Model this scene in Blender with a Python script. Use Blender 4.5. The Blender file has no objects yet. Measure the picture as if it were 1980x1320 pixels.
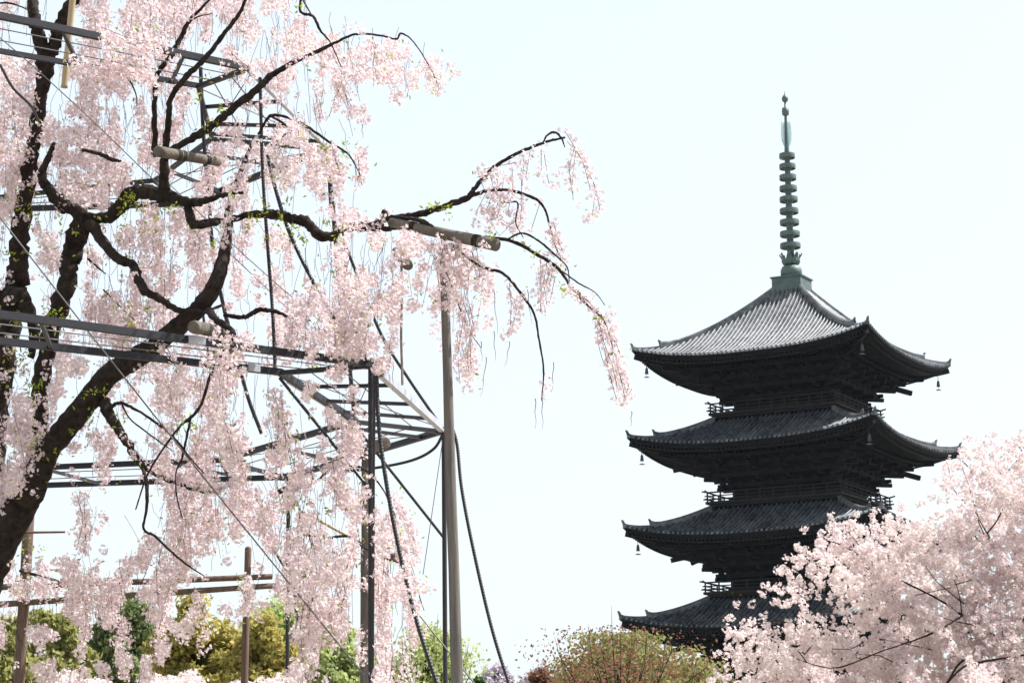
import bpy, math, random
import numpy as np
from mathutils import Vector, Matrix
R = math.radians
sc = bpy.context.scene
rng = np.random.default_rng(7)
random.seed(7)

# ------------------------------------------------------------------ camera
F_PX, PITCH, ROLL = 4500.0, R(11.46), R(-0.70)
CAM = Vector((0.0, 0.0, 1.6))
cp, sp, cr, sr = math.cos(PITCH), math.sin(PITCH), math.cos(ROLL), math.sin(ROLL)
fwd, up0, rt0 = Vector((0, cp, sp)), Vector((0, -sp, cp)), Vector((1, 0, 0))
cx_ = rt0*cr + up0*sr
cy_ = up0*cr - rt0*sr
cam = bpy.data.cameras.new('camera')
cam.sensor_width = 36.0
cam.lens = 36.0*F_PX/1980.0
cam.clip_start = 0.1
cam.clip_end = 3000.0
camo = bpy.data.objects.new('camera', cam)
sc.collection.objects.link(camo)
m = Matrix.Identity(4)
for i in range(3):
    m[i][0] = cx_[i]; m[i][1] = cy_[i]; m[i][2] = -fwd[i]; m[i][3] = CAM[i]
camo.matrix_world = m
sc.camera = camo

# ------------------------------------------------------------------ sky, sun, exposure
SUN_AZ, SUN_EL = R(78.0), R(54.0)          # azimuth measured from the view direction towards the right
w = bpy.data.worlds.new('World'); sc.world = w; w.use_nodes = True
nt = w.node_tree; nt.nodes.clear()
sky = nt.nodes.new('ShaderNodeTexSky'); sky.sky_type = 'NISHITA'; sky.sun_disc = False
sky.sun_elevation = SUN_EL; sky.sun_rotation = SUN_AZ
sky.air_density = 0.8; sky.dust_density = 3.5; sky.ozone_density = 1.0; sky.altitude = 20
bg = nt.nodes.new('ShaderNodeBackground'); bg.inputs['Strength'].default_value = 0.15
wo = nt.nodes.new('ShaderNodeOutputWorld')
veil = nt.nodes.new('ShaderNodeMix'); veil.data_type = 'RGBA'; veil.inputs[0].default_value = 0.82   # thin bright overcast over the clear sky
veil.inputs[7].default_value = (2.16, 2.32, 2.38, 1)
nt.links.new(sky.outputs[0], veil.inputs[6]); nt.links.new(veil.outputs[2], bg.inputs[0]); nt.links.new(bg.outputs[0], wo.inputs[0])
sd = Vector((math.sin(SUN_AZ)*math.cos(SUN_EL), math.cos(SUN_AZ)*math.cos(SUN_EL), math.sin(SUN_EL)))
sun = bpy.data.lights.new('sun', 'SUN'); sun.energy = 3.8; sun.angle = R(0.53); sun.color = (1.0, 0.98, 0.955)
suno = bpy.data.objects.new('sun', sun); sc.collection.objects.link(suno)
suno.rotation_euler = sd.to_track_quat('Z', 'Y').to_euler()
suno.location = (30, 30, 60)
sc.view_settings.view_transform = 'Standard'; sc.view_settings.look = 'None'
sc.view_settings.gamma = 1.0; sc.view_settings.use_curve_mapping = False
sc.view_settings.exposure = 1.5
sc.cycles.max_bounces = 8; sc.cycles.diffuse_bounces = 4; sc.cycles.transmission_bounces = 5
sc.cycles.use_denoising = True

# ------------------------------------------------------------------ pixel ray helpers (trace of the photograph -> points in space)
def ray(px, py):
    a, b = px-990.0, py-660.0
    X, Y = a*cr + b*sr, -a*sr + b*cr
    return rt0*(X/F_PX) - up0*(Y/F_PX) + fwd
def U(px, py, Y):
    d = ray(px, py); return CAM + d*(Y/d.y)
def UZ(px, py, z):
    d = ray(px, py); return CAM + d*((z-CAM.z)/d.z)
def P2(P):                                     # world (n,3) -> photograph pixels
    q = np.asarray(P) - np.array(CAM)
    d = q[:, 1]*cp + q[:, 2]*sp
    u = -q[:, 1]*sp + q[:, 2]*cp
    X, Y = F_PX*q[:, 0]/d, -F_PX*u/d
    return 990 + X*cr - Y*sr, 660 + X*sr + Y*cr

# ------------------------------------------------------------------ scene helpers
def thing(name, label, cat, loc=(0, 0, 0), rotz=0.0, group=None):
    o = bpy.data.objects.new(name, None); sc.collection.objects.link(o)
    o.empty_display_size = 0.3
    o.location = loc; o.rotation_euler = (0, 0, rotz)
    o['label'] = label; o['category'] = cat
    if group: o['group'] = group
    return o
def tag(o, label, cat, group=None):
    o['label'] = label; o['category'] = cat
    if group: o['group'] = group
    return o
def link(name, me, mat, parent=None, world=False):
    o = bpy.data.objects.new(name, me); sc.collection.objects.link(o)
    if mat and not me.materials: me.materials.append(mat)
    if parent:
        o.parent = parent
        if world:                               # mesh was built in world space: undo the parents' transforms
            off = Matrix.Identity(4); p = parent
            while p: off = p.matrix_basis @ off; p = p.parent
            o.matrix_basis = off.inverted()
    return o
class MB:
    def __init__(s): s.v = []; s.f = []
    def add(s, vs, fs):
        n = len(s.v); s.v += [tuple(v) for v in vs]; s.f += [tuple(i+n for i in f) for f in fs]
    def box(s, c, h, rot=None):
        c = Vector(c); vs = []
        for x in (-1, 1):
            for y in (-1, 1):
                for z in (-1, 1):
                    q = Vector((x*h[0], y*h[1], z*h[2]))
                    if rot is not None: q = rot @ q
                    vs.append(c+q)
        s.add(vs, [(0, 1, 3, 2), (4, 6, 7, 5), (0, 4, 5, 1), (2, 3, 7, 6), (0, 2, 6, 4), (1, 5, 7, 3)])
    def bar(s, p0, p1, wd, ht, up=(0, 0, 1)):
        p0, p1 = Vector(p0), Vector(p1); d = (p1-p0)
        if d.length < 1e-6: return
        d = d.normalized(); u = Vector(up)
        sd_ = d.cross(u)
        if sd_.length < 1e-4: sd_ = d.cross(Vector((1, 0, 0)))
        sd_.normalize(); u = sd_.cross(d).normalized()
        vs = []
        for p in (p0, p1):
            for a, b in ((-1, -1), (1, -1), (1, 1), (-1, 1)):
                vs.append(p + sd_*(a*wd/2) + u*(b*ht/2))
        s.add(vs, [(0, 3, 2, 1), (4, 5, 6, 7), (0, 1, 5, 4), (1, 2, 6, 5), (2, 3, 7, 6), (3, 0, 4, 7)])
    def tube(s, pts, rad, n=8, caps=True):
        pts = [Vector(p) for p in pts]
        if not hasattr(rad, '__len__'): rad = [rad]*len(pts)
        base = len(s.v); prev = None
        for i, p in enumerate(pts):
            t = (pts[min(i+1, len(pts)-1)]-pts[max(i-1, 0)])
            if t.length < 1e-9: t = Vector((0, 0, 1))
            t.normalize()
            if prev is None:
                a = t.cross(Vector((0.3, 0.9, 0.1)))
                if a.length < 1e-3: a = t.cross(Vector((1, 0, 0)))
            else:
                a = prev - t*prev.dot(t)
                if a.length < 1e-4: a = t.cross(Vector((1, 0, 0)))
            a.normalize(); b = t.cross(a); prev = a
            for k in range(n):
                ang = 2*math.pi*k/n
                s.v.append(tuple(p + (a*math.cos(ang)+b*math.sin(ang))*rad[i]))
        for i in range(len(pts)-1):
            for k in range(n):
                k2 = (k+1) % n
                s.f.append((base+i*n+k, base+i*n+k2, base+(i+1)*n+k2, base+(i+1)*n+k))
        if caps:
            s.f.append(tuple(base+k for k in range(n))[::-1])
            s.f.append(tuple(base+(len(pts)-1)*n+k for k in range(n)))
    def lathe(s, prof, c=(0, 0, 0), n=20):      # prof: list of (r, z), open ends closed with caps
        base = len(s.v)
        for r, z in prof:
            for k in range(n):
                a = 2*math.pi*k/n
                s.v.append((c[0]+r*math.cos(a), c[1]+r*math.sin(a), c[2]+z))
        for i in range(len(prof)-1):
            for k in range(n):
                k2 = (k+1) % n
                s.f.append((base+i*n+k, base+i*n+k2, base+(i+1)*n+k2, base+(i+1)*n+k))
        s.f.append(tuple(base+k for k in range(n))[::-1])
        s.f.append(tuple(base+(len(prof)-1)*n+k for k in range(n)))
    def mesh(s, name, smooth=False):
        me = bpy.data.meshes.new(name); me.from_pydata(s.v, [], s.f)
        if smooth: me.polygons.foreach_set('use_smooth', [True]*len(me.polygons))
        me.update(); return me
    def build(s, name, mat, parent=None, smooth=False, world=False):
        return link(name, s.mesh(name, smooth), mat, parent, world)
def np_mesh(name, V, Fq, smooth=False):
    V = np.ascontiguousarray(V, dtype=np.float32); Fq = np.ascontiguousarray(Fq, dtype=np.int32)
    me = bpy.data.meshes.new(name); nf, k = Fq.shape
    me.vertices.add(len(V)); me.vertices.foreach_set('co', V.ravel())
    me.loops.add(nf*k); me.loops.foreach_set('vertex_index', Fq.ravel())
    me.polygons.add(nf)
    me.polygons.foreach_set('loop_start', np.arange(0, nf*k, k, dtype=np.int32))
    if smooth: me.polygons.foreach_set('use_smooth', np.ones(nf, dtype=bool))
    me.update(calc_edges=True); me.validate(); return me
def catmull(pts, m=6):
    P = [np.array(p, float) for p in pts]; P = [2*P[0]-P[1]]+P+[2*P[-1]-P[-2]]; out = []
    for i in range(1, len(P)-2):
        for j in range(m):
            t = j/m
            out.append(0.5*((2*P[i])+(-P[i-1]+P[i+1])*t+(2*P[i-1]-5*P[i]+4*P[i+1]-P[i+2])*t*t+(-P[i-1]+3*P[i]-3*P[i+1]+P[i+2])*t**3))
    out.append(P[-2]); return out
def rand_rot(n):
    q = rng.normal(size=(n, 4)); q /= np.linalg.norm(q, axis=1)[:, None]
    a, b, c, d = q.T
    return np.stack([np.stack([1-2*(c*c+d*d), 2*(b*c-a*d), 2*(b*d+a*c)], -1),
                     np.stack([2*(b*c+a*d), 1-2*(b*b+d*d), 2*(c*d-a*b)], -1),
                     np.stack([2*(b*d-a*c), 2*(c*d+a*b), 1-2*(b*b+c*c)], -1)], 1)
def rot_to(nrm):                                # rotations whose z axis is nrm, with a random spin
    n = nrm/np.linalg.norm(nrm, axis=1)[:, None]
    a = rng.normal(size=n.shape); a -= n*(a*n).sum(1)[:, None]; a /= np.linalg.norm(a, axis=1)[:, None]
    b = np.cross(n, a)
    return np.stack([a, b, n], -1)
def scatter(C, Rm, S, tv, tf):
    V = np.einsum('nij,vj->nvi', Rm, tv)*S[:, None, None] + C[:, None, :]
    n, k = len(C), len(tv)
    Fq = (np.arange(n)*k)[:, None, None] + tf[None]
    return V.reshape(-1, 3), Fq.reshape(-1, tf.shape[1])
# five petalled blossom, cupped (diameter 1)
_v = [(0, 0, 0)]
for k in range(5):
    a = 2*math.pi*k/5
    _v += [(r_*math.cos(a+q), r_*math.sin(a+q), z_) for r_, q, z_ in ((0.33, -0.52, 0.06), (0.50, -0.24, 0.17), (0.50, 0.24, 0.17), (0.33, 0.52, 0.06))]
FL_V = np.array(_v)
FL_F = np.array([(0, 1+4*k, 2+4*k, 3+4*k, 4+4*k) for k in range(5)])
LEAF_V = np.array([(0, 0, 0), (0.5, 0.20, 0.06), (1, 0, -0.06), (0.5, -0.20, 0.06)])
LEAF_F = np.array([(0, 1, 2, 3)])

# ------------------------------------------------------------------ materials
def mat(name):
    m_ = bpy.data.materials.new(name); m_.use_nodes = True
    return m_, m_.node_tree, m_.node_tree.nodes['Principled BSDF']
def simple(name, c1, c2, scale=8.0, rough=0.7, spec=0.3, bump=0.0, bscale=None, stretch=None, metallic=0.0):
    m_, t, b = mat(name); N = t.nodes
    tc = N.new('ShaderNodeTexCoord'); src = tc.outputs['Object']
    if stretch:
        mp = N.new('ShaderNodeMapping'); mp.inputs['Scale'].default_value = stretch
        t.links.new(src, mp.inputs[0]); src = mp.outputs[0]
    n = N.new('ShaderNodeTexNoise'); n.inputs['Scale'].default_value = scale; n.inputs['Detail'].default_value = 6
    n.inputs['Roughness'].default_value = 0.65
    t.links.new(src, n.inputs['Vector'])
    r = N.new('ShaderNodeValToRGB'); r.color_ramp.elements[0].position = 0.3; r.color_ramp.elements[1].position = 0.7
    r.color_ramp.elements[0].color = (*c1, 1); r.color_ramp.elements[1].color = (*c2, 1)
    t.links.new(n.outputs['Fac'], r.inputs[0]); t.links.new(r.outputs[0], b.inputs['Base Color'])
    b.inputs['Roughness'].default_value = rough; b.inputs['Specular IOR Level'].default_value = spec
    b.inputs['Metallic'].default_value = metallic
    if bump:
        n2 = N.new('ShaderNodeTexNoise'); n2.inputs['Scale'].default_value = bscale or scale*2; n2.inputs['Detail'].default_value = 5
        t.links.new(src, n2.inputs['Vector'])
        bp = N.new('ShaderNodeBump'); bp.inputs['Strength'].default_value = bump; bp.inputs['Distance'].default_value = 0.03
        t.links.new(n2.outputs['Fac'], bp.inputs['Height']); t.links.new(bp.outputs[0], b.inputs['Normal'])
    return m_
def leafy(name, cols, trans=0.5, rough=0.6):    # colour varies from leaf to leaf / petal to petal
    m_ = bpy.data.materials.new(name); m_.use_nodes = True; t = m_.node_tree; N = t.nodes; N.clear()
    g = N.new('ShaderNodeNewGeometry'); r = N.new('ShaderNodeValToRGB')
    els = r.color_ramp.elements
    while len(els) < len(cols): els.new(0.5)
    for i, c in enumerate(cols):
        els[i].position = i/(len(cols)-1); els[i].color = (*c, 1)
    t.links.new(g.outputs['Random Per Island'], r.inputs[0])
    d = N.new('ShaderNodeBsdfDiffuse'); tr = N.new('ShaderNodeBsdfTranslucent'); mx = N.new('ShaderNodeMixShader')
    mx.inputs[0].default_value = trans
    t.links.new(r.outputs[0], d.inputs[0]); t.links.new(r.outputs[0], tr.inputs[0])
    t.links.new(d.outputs[0], mx.inputs[1]); t.links.new(tr.outputs[0], mx.inputs[2])
    o = N.new('ShaderNodeOutputMaterial'); t.links.new(mx.outputs[0], o.inputs[0])
    return m_
M = {}
M['bark'] = simple('bark', (0.010, 0.0075, 0.0065), (0.044, 0.034, 0.029), 16, 0.9, 0.1, 0.5, 45)
M['twig'] = simple('twig', (0.03, 0.022, 0.018), (0.07, 0.05, 0.04), 20, 0.9, 0.1)
M['petal'] = leafy('weeping_petal', [(0.68, 0.53, 0.56), (0.76, 0.67, 0.67), (0.71, 0.59, 0.61), (0.81, 0.75, 0.73), (0.63, 0.48, 0.52), (0.74, 0.63, 0.63)], 0.36)
M['petal_white'] = leafy('cherry_petal', [(0.72, 0.61, 0.61), (0.77, 0.70, 0.68), (0.70, 0.57, 0.58), (0.80, 0.75, 0.72)], 0.32)
M['young_leaf'] = leafy('young_leaf', [(0.14, 0.22, 0.02), (0.26, 0.34, 0.04), (0.34, 0.38, 0.08), (0.30, 0.24, 0.08)], 0.5)
M['olive_leaf'] = leafy('olive_leaf', [(0.28, 0.26, 0.08), (0.40, 0.34, 0.11), (0.46, 0.38, 0.12), (0.32, 0.31, 0.10)], 0.55)
M['dark_leaf'] = leafy('dark_leaf', [(0.09, 0.13, 0.06), (0.17, 0.22, 0.09), (0.24, 0.28, 0.11)], 0.5)
M['spring_leaf'] = leafy('spring_leaf', [(0.30, 0.38, 0.14), (0.42, 0.48, 0.20), (0.36, 0.38, 0.16)], 0.5)
M['maple_leaf'] = leafy('maple_leaf', [(0.15, 0.055, 0.045), (0.20, 0.10, 0.07), (0.17, 0.12, 0.07), (0.22, 0.07, 0.055)], 0.5)
M['fresh_leaf'] = leafy('fresh_leaf', [(0.24, 0.25, 0.09), (0.36, 0.36, 0.14), (0.30, 0.31, 0.11)], 0.55)
M['bush_leaf'] = leafy('bush_leaf', [(0.18, 0.20, 0.07), (0.27, 0.27, 0.11), (0.22, 0.23, 0.09)], 0.45)
M['purple_bloom'] = leafy('purple_bloom', [(0.42, 0.38, 0.44), (0.52, 0.48, 0.53), (0.46, 0.41, 0.46)], 0.4)
M['pine_leaf'] = leafy('pine_leaf', [(0.04, 0.08, 0.02), (0.07, 0.12, 0.03)], 0.3)
M['steel'] = simple('painted_steel', (0.013, 0.0135, 0.018), (0.023, 0.024, 0.031), 3, 0.6, 0.25, 0.05, 40)
M['steel_black'] = simple('black_steel', (0.010, 0.010, 0.013), (0.020, 0.020, 0.024), 4, 0.5, 0.4)
M['galv_lit'] = simple('galvanised_lit_steel', (0.30, 0.31, 0.35), (0.42, 0.43, 0.47), 6, 0.45, 0.5, metallic=0.3)  # pale steel, also painted on rails that only catch the light
M['rubber'] = simple('black_conduit', (0.010, 0.010, 0.012), (0.018, 0.018, 0.021), 6, 0.55, 0.4)
M['wire'] = simple('steel_wire', (0.05, 0.05, 0.06), (0.09, 0.09, 0.10), 9, 0.5, 0.5)
M['timber'] = simple('weathered_timber', (0.080, 0.073, 0.066), (0.185, 0.170, 0.155), 5, 0.85, 0.15, 0.4, 24, (6, 6, 0.35))
M['timber_brown'] = simple('brown_timber', (0.085, 0.055, 0.043), (0.17, 0.125, 0.10), 5, 0.85, 0.15, 0.4, 24, (6, 6, 0.35))
M['log'] = simple('cut_log', (0.070, 0.060, 0.050), (0.175, 0.155, 0.130), 6, 0.85, 0.15, 0.3, 20)
M['bamboo'] = simple('bamboo', (0.30, 0.22, 0.12), (0.42, 0.33, 0.20), 5, 0.5, 0.4)
M['wood'] = simple('dark_timber', (0.0045, 0.0050, 0.0062), (0.010, 0.0102, 0.0115), 1.6, 0.85, 0.12)  # brown wood tinted bluish: haze of distance put into the colour
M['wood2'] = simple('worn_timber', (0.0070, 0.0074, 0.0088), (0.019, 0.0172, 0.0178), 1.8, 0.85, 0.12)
M['lit_rail_wood'] = simple('lit_rail_timber', (0.014, 0.0130, 0.0135), (0.033, 0.028, 0.027), 1.8, 0.8, 0.2)  # paler than the walls: light on the railings put into the colour
M['bronze'] = simple('verdigris_bronze', (0.050, 0.078, 0.076), (0.105, 0.145, 0.137), 2.2, 0.6, 0.4, metallic=0.2)
M['bell_bronze'] = simple('dark_bronze', (0.025, 0.035, 0.036), (0.055, 0.07, 0.068), 3, 0.6, 0.4, metallic=0.2)
M['flame'] = simple('pale_verdigris', (0.20, 0.36, 0.36), (0.30, 0.48, 0.48), 4, 0.5, 0.4)
M['rope'] = simple('hemp_rope', (0.16, 0.13, 0.10), (0.26, 0.22, 0.17), 30, 0.9, 0.1)
M['strap'] = simple('dark_strap', (0.02, 0.016, 0.013), (0.05, 0.04, 0.034), 20, 0.9, 0.1)
def tile_mat():
    m_, t, b = mat('roof_tile'); N = t.nodes
    tc = N.new('ShaderNodeTexCoord')
    n = N.new('ShaderNodeTexNoise'); n.inputs['Scale'].default_value = 2.6; n.inputs['Detail'].default_value = 8; n.inputs['Roughness'].default_value = 0.7
    t.links.new(tc.outputs['Object'], n.inputs['Vector'])
    v = N.new('ShaderNodeTexVoronoi'); v.inputs['Scale'].default_value = 3.2
    t.links.new(tc.outputs['Object'], v.inputs['Vector'])
    mx = N.new('ShaderNodeMix'); mx.data_type = 'FLOAT'; mx.inputs[0].default_value = 0.45
    sp_ = N.new('ShaderNodeSeparateColor'); t.links.new(v.outputs['Color'], sp_.inputs[0])
    t.links.new(n.outputs['Fac'], mx.inputs[2]); t.links.new(sp_.outputs[0], mx.inputs[3])
    r = N.new('ShaderNodeValToRGB'); r.color_ramp.elements[0].position = 0.25; r.color_ramp.elements[1].position = 0.75
    r.color_ramp.elements[0].color = (0.022, 0.028, 0.036, 1); r.color_ramp.elements[1].color = (0.125, 0.130, 0.137, 1)
    g = N.new('ShaderNodeNewGeometry'); big = N.new('ShaderNodeTexNoise'); big.inputs['Scale'].default_value = 0.45; big.inputs['Detail'].default_value = 4
    t.links.new(tc.outputs['Object'], big.inputs['Vector'])
    ad = N.new('ShaderNodeMath'); ad.operation = 'MULTIPLY_ADD'; ad.inputs[1].default_value = 0.16; t.links.new(g.outputs['Random Per Island'], ad.inputs[0])
    a2 = N.new('ShaderNodeMath'); a2.operation = 'MULTIPLY_ADD'; a2.inputs[1].default_value = 0.55; t.links.new(big.outputs['Fac'], a2.inputs[0])
    a3 = N.new('ShaderNodeMath'); a3.operation = 'SUBTRACT'; a3.inputs[1].default_value = 0.35
    t.links.new(mx.outputs[0], ad.inputs[2]); t.links.new(ad.outputs[0], a2.inputs[2]); t.links.new(a2.outputs[0], a3.inputs[0])
    t.links.new(a3.outputs[0], r.inputs[0]); t.links.new(r.outputs[0], b.inputs['Base Color'])
    b.inputs['Roughness'].default_value = 0.5; b.inputs['Specular IOR Level'].default_value = 0.35
    return m_
M['tile'] = tile_mat()

# ------------------------------------------------------------------ ground
gm, gt, gb = mat('park_ground')
n1 = gt.nodes.new('ShaderNodeTexNoise'); n1.inputs['Scale'].default_value = 60; n1.inputs['Detail'].default_value = 8
gr = gt.nodes.new('ShaderNodeValToRGB'); gr.color_ramp.elements[0].color = (0.16, 0.14, 0.10, 1); gr.color_ramp.elements[1].color = (0.34, 0.30, 0.24, 1)
gt.links.new(n1.outputs['Fac'], gr.inputs[0]); gt.links.new(gr.outputs[0], gb.inputs['Base Color']); gb.inputs['Roughness'].default_value = 0.95
g = MB(); g.add([(-900, -300, 0), (900, -300, 0), (900, 2200, 0), (-900, 2200, 0)], [(0, 1, 2, 3)])
go = g.build('ground', gm); go['kind'] = 'structure'

# ------------------------------------------------------------------ pagoda
PX, PY = 20.6, 166.75
PROT = R(-28.4)
pag = thing('pagoda', 'tall dark five-storey wooden pagoda with grey tiled roofs and ringed bronze spire', 'pagoda', (PX, PY, 0), PROT)
A_ = [8.87, 9.23, 9.55, 9.85, 10.2]             # half width of each roof at the eave, top to bottom
TIP = [34.35, 28.05, 21.65, 15.27, 9.0]         # height of the roof corners
WALL = [3.25, 3.5, 3.75, 4.0, 4.5]
BAL = [4.85, 5.15, 5.4, 5.65]
RAIL = [30.28, 23.87, 17.46, 11.05]
LIFT, ORN = 1.0, 0.40
def kframe(k):
    c, s = round(math.cos(k*math.pi/2)), round(math.sin(k*math.pi/2))
    return Vector((c, s, 0)), Vector((-s, c, 0))
def roof(idx):
    a = A_[idx]; zm = TIP[idx]-ORN-LIFT
    if idx == 0: b, zt, kk = 1.0, 38.85, 0.42
    else: b, zt, kk = BAL[idx-1]-0.35, RAIL[idx-1]-1.28, 0.25
    lift = lambda u, t: LIFT*abs(u/a)**2.7*(1-t)**1.6
    def S(u, t): return a+(b-a)*t, zm+(zt-zm)*((1-kk)*t+kk*t*t)+lift(u, t)
    nr = 52
    us = [a*(2*(i+0.5)/nr-1) for i in range(nr)]
    mb = MB(); nseg = 9; rr = a/nr
    for k in range(4):
        n, t_ = kframe(k)
        # pan surface
        cols = []
        ue = [-a]+[(us[i]+us[i+1])/2 for i in range(nr-1)]+[a]
        for u in ue:
            te = min(1.0, (a-abs(u))/(a-b)); col = []
            for j in range(nseg+1):
                v, z = S(u, te*j/nseg); col.append(n*v+t_*u+Vector((0, 0, z)))
            cols.append(col)
        vs = [p for c in cols for p in c]; L = nseg+1
        mb.add(vs, [(i*L+j, (i+1)*L+j, (i+1)*L+j+1, i*L+j+1) for i in range(len(cols)-1) for j in range(nseg)])
        # round cover tiles
        for u in us:
            te = min(1.0, (a-abs(u))/(a-b)); vs = []
            for j in range(nseg+1):
                t = te*j/nseg; v, z = S(u, t)
                if j == 0: v += 0.07
                for q in range(5):
                    an = math.pi*q/4
                    vs.append(n*v+t_*(u+math.cos(an)*rr*0.47)+Vector((0, 0, z-0.01+math.sin(an)*rr*1.05)))
            fs = [(j*5+q, j*5+q+1, (j+1)*5+q+1, (j+1)*5+q) for j in range(nseg) for q in range(4)]
            fs.append((0, 1, 2, 3, 4)); mb.add(vs, fs)
    rf = mb.build('roof', M['tile'], pag)
    # ridges down the hips, in two steps with upturned finials
    for k in range(4):
        d = (kframe(k)[0]+kframe(k+1)[0])
        hb = MB()
        def hip(t): v, z = S(a+(b-a)*t, t); return d*v+Vector((0, 0, z))
        for (t0, t1, w_, h_, extra) in ((0.0, 0.22, 0.26, 0.24, 0.14), (0.19, 1.0, 0.34, 0.40, 0.16)):
            if idx: t0, t1 = (0.0, 0.34) if t0 == 0 else (0.30, 1.0)
            pts = [hip(t0+(t1-t0)*i/12) for i in range(13)]
            side = Vector((0, 0, 1)).cross(d).normalized()
            vs = []
            for i, p in enumerate(pts):
                e = extra*max(0, 1-i/1.6)**1.5
                hh = h_+e
                vs += [p-side*w_/2-Vector((0, 0, 0.1)), p-side*w_/2*0.8+Vector((0, 0, hh*0.75)), p+Vector((0, 0, hh)), p+side*w_/2*0.8+Vector((0, 0, hh*0.75)), p+side*w_/2-Vector((0, 0, 0.1))]
            fs = [(i*5+q, i*5+q+1, (i+1)*5+q+1, (i+1)*5+q) for i in range(12) for q in range(4)]
            fs += [(4, 3, 2, 1, 0), tuple(60+q for q in range(5))]
            hb.add(vs, fs)
            p = pts[0]+Vector((0, 0, h_+extra))
            hb.tube([p-Vector((0, 0, 0.2))-d.normalized()*0.05, p+d.normalized()*0.02, p+Vector((0, 0, 0.10))+d.normalized()*0.12], [0.11, 0.10, 0.05], 6)
        hb.build('hip_ridge', M['tile'], rf)
    # eave boards and soffit
    eb = MB(); ne = 36
    def soff(u, v):
        s = (a-v)/a
        return zm-0.30+LIFT*abs(u/a)**2.7*max(0, 1-1.7*s)**1.3+0.10*(a-v)
    wl = WALL[idx]; vin = wl+0.3
    for k in range(4):
        n, t_ = kframe(k)
        u_ = [a*(2*i/ne-1) for i in range(ne+1)]
        vs = []
        for u in u_:
            ze = zm+LIFT*abs(u/a)**2.7
            vs += [n*a+t_*u+Vector((0, 0, ze-0.015)), n*(a+0.005)+t_*u+Vector((0, 0, ze-0.14)), n*(a-0.12)+t_*(u*(a-0.12)/a)+Vector((0, 0, ze-0.15)), n*(a-0.12)+t_*(u*(a-0.12)/a)+Vector((0, 0, ze-0.34))]
            for q in range(1, 6):
                v = a-0.12-(a-0.12-vin)*q/5; uu = u*v/a
                vs.append(n*v+t_*uu+Vector((0, 0, soff(uu, v))))
        L = 9
        eb.add(vs, [(i*L+j, i*L+j+1, (i+1)*L+j+1, (i+1)*L+j) for i in range(ne) for j in range(L-1)])
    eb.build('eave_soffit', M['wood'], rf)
    # two tiers of rafters
    for tier in range(2):
        rb = MB(); sp_ = 0.31; v1 = a-0.2-1.75*tier; v0 = a-2.3-1.7*tier
        v0 = max(v0, wl+0.4)
        for k in range(4):
            n, t_ = kframe(k); cnt = int(2*v1/sp_)
            for i in range(cnt+1):
                u = -v1+0.1+(2*v1-0.2)*i/cnt
                vi = max(v0, abs(u))
                if v1-vi < 0.15: continue
                dz = -0.09-0.22*tier
                P0 = n*v1+t_*u+Vector((0, 0, soff(u, v1)+dz)); P1 = n*vi+t_*u+Vector((0, 0, soff(u, vi)+dz))
                rb.bar(P0, P1, 0.12, 0.15)
            # the board that caps the tier
            pu = [v1*(2*i/24-1) for i in range(25)]
            for i in range(24):
                rb.bar(n*(v1-0.22)+t_*pu[i]*(v1-0.22)/v1+Vector((0, 0, soff(pu[i], v1)+dz-0.13)), n*(v1-0.22)+t_*pu[i+1]*(v1-0.22)/v1+Vector((0, 0, soff(pu[i+1], v1)+dz-0.13)), 0.10, 0.10)
        ro = rb.build('rafter_tier', M['wood2'] if tier == 0 else M['wood'], rf); ro['kind'] = 'stuff'
    for k in range(4):                          # hip rafters
        d = (kframe(k)[0]+kframe(k+1)[0])
        hr = MB()
        v1, v0 = a-0.12, wl
        for (va, vb, dz) in ((v1, v0+1.5, -0.16), (v1-1.5, v0, -0.45)):
            pts = [(va+(vb-va)*i/6) for i in range(7)]
            for i in range(6):
                hr.bar(d*pts[i]+Vector((0, 0, soff(pts[i], pts[i])+dz)), d*pts[i+1]+Vector((0, 0, soff(pts[i+1], pts[i+1])+dz)), 0.26, 0.30)
        hr.build('hip_rafter', M['wood'], rf)
    return rf, zm, soff
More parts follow.
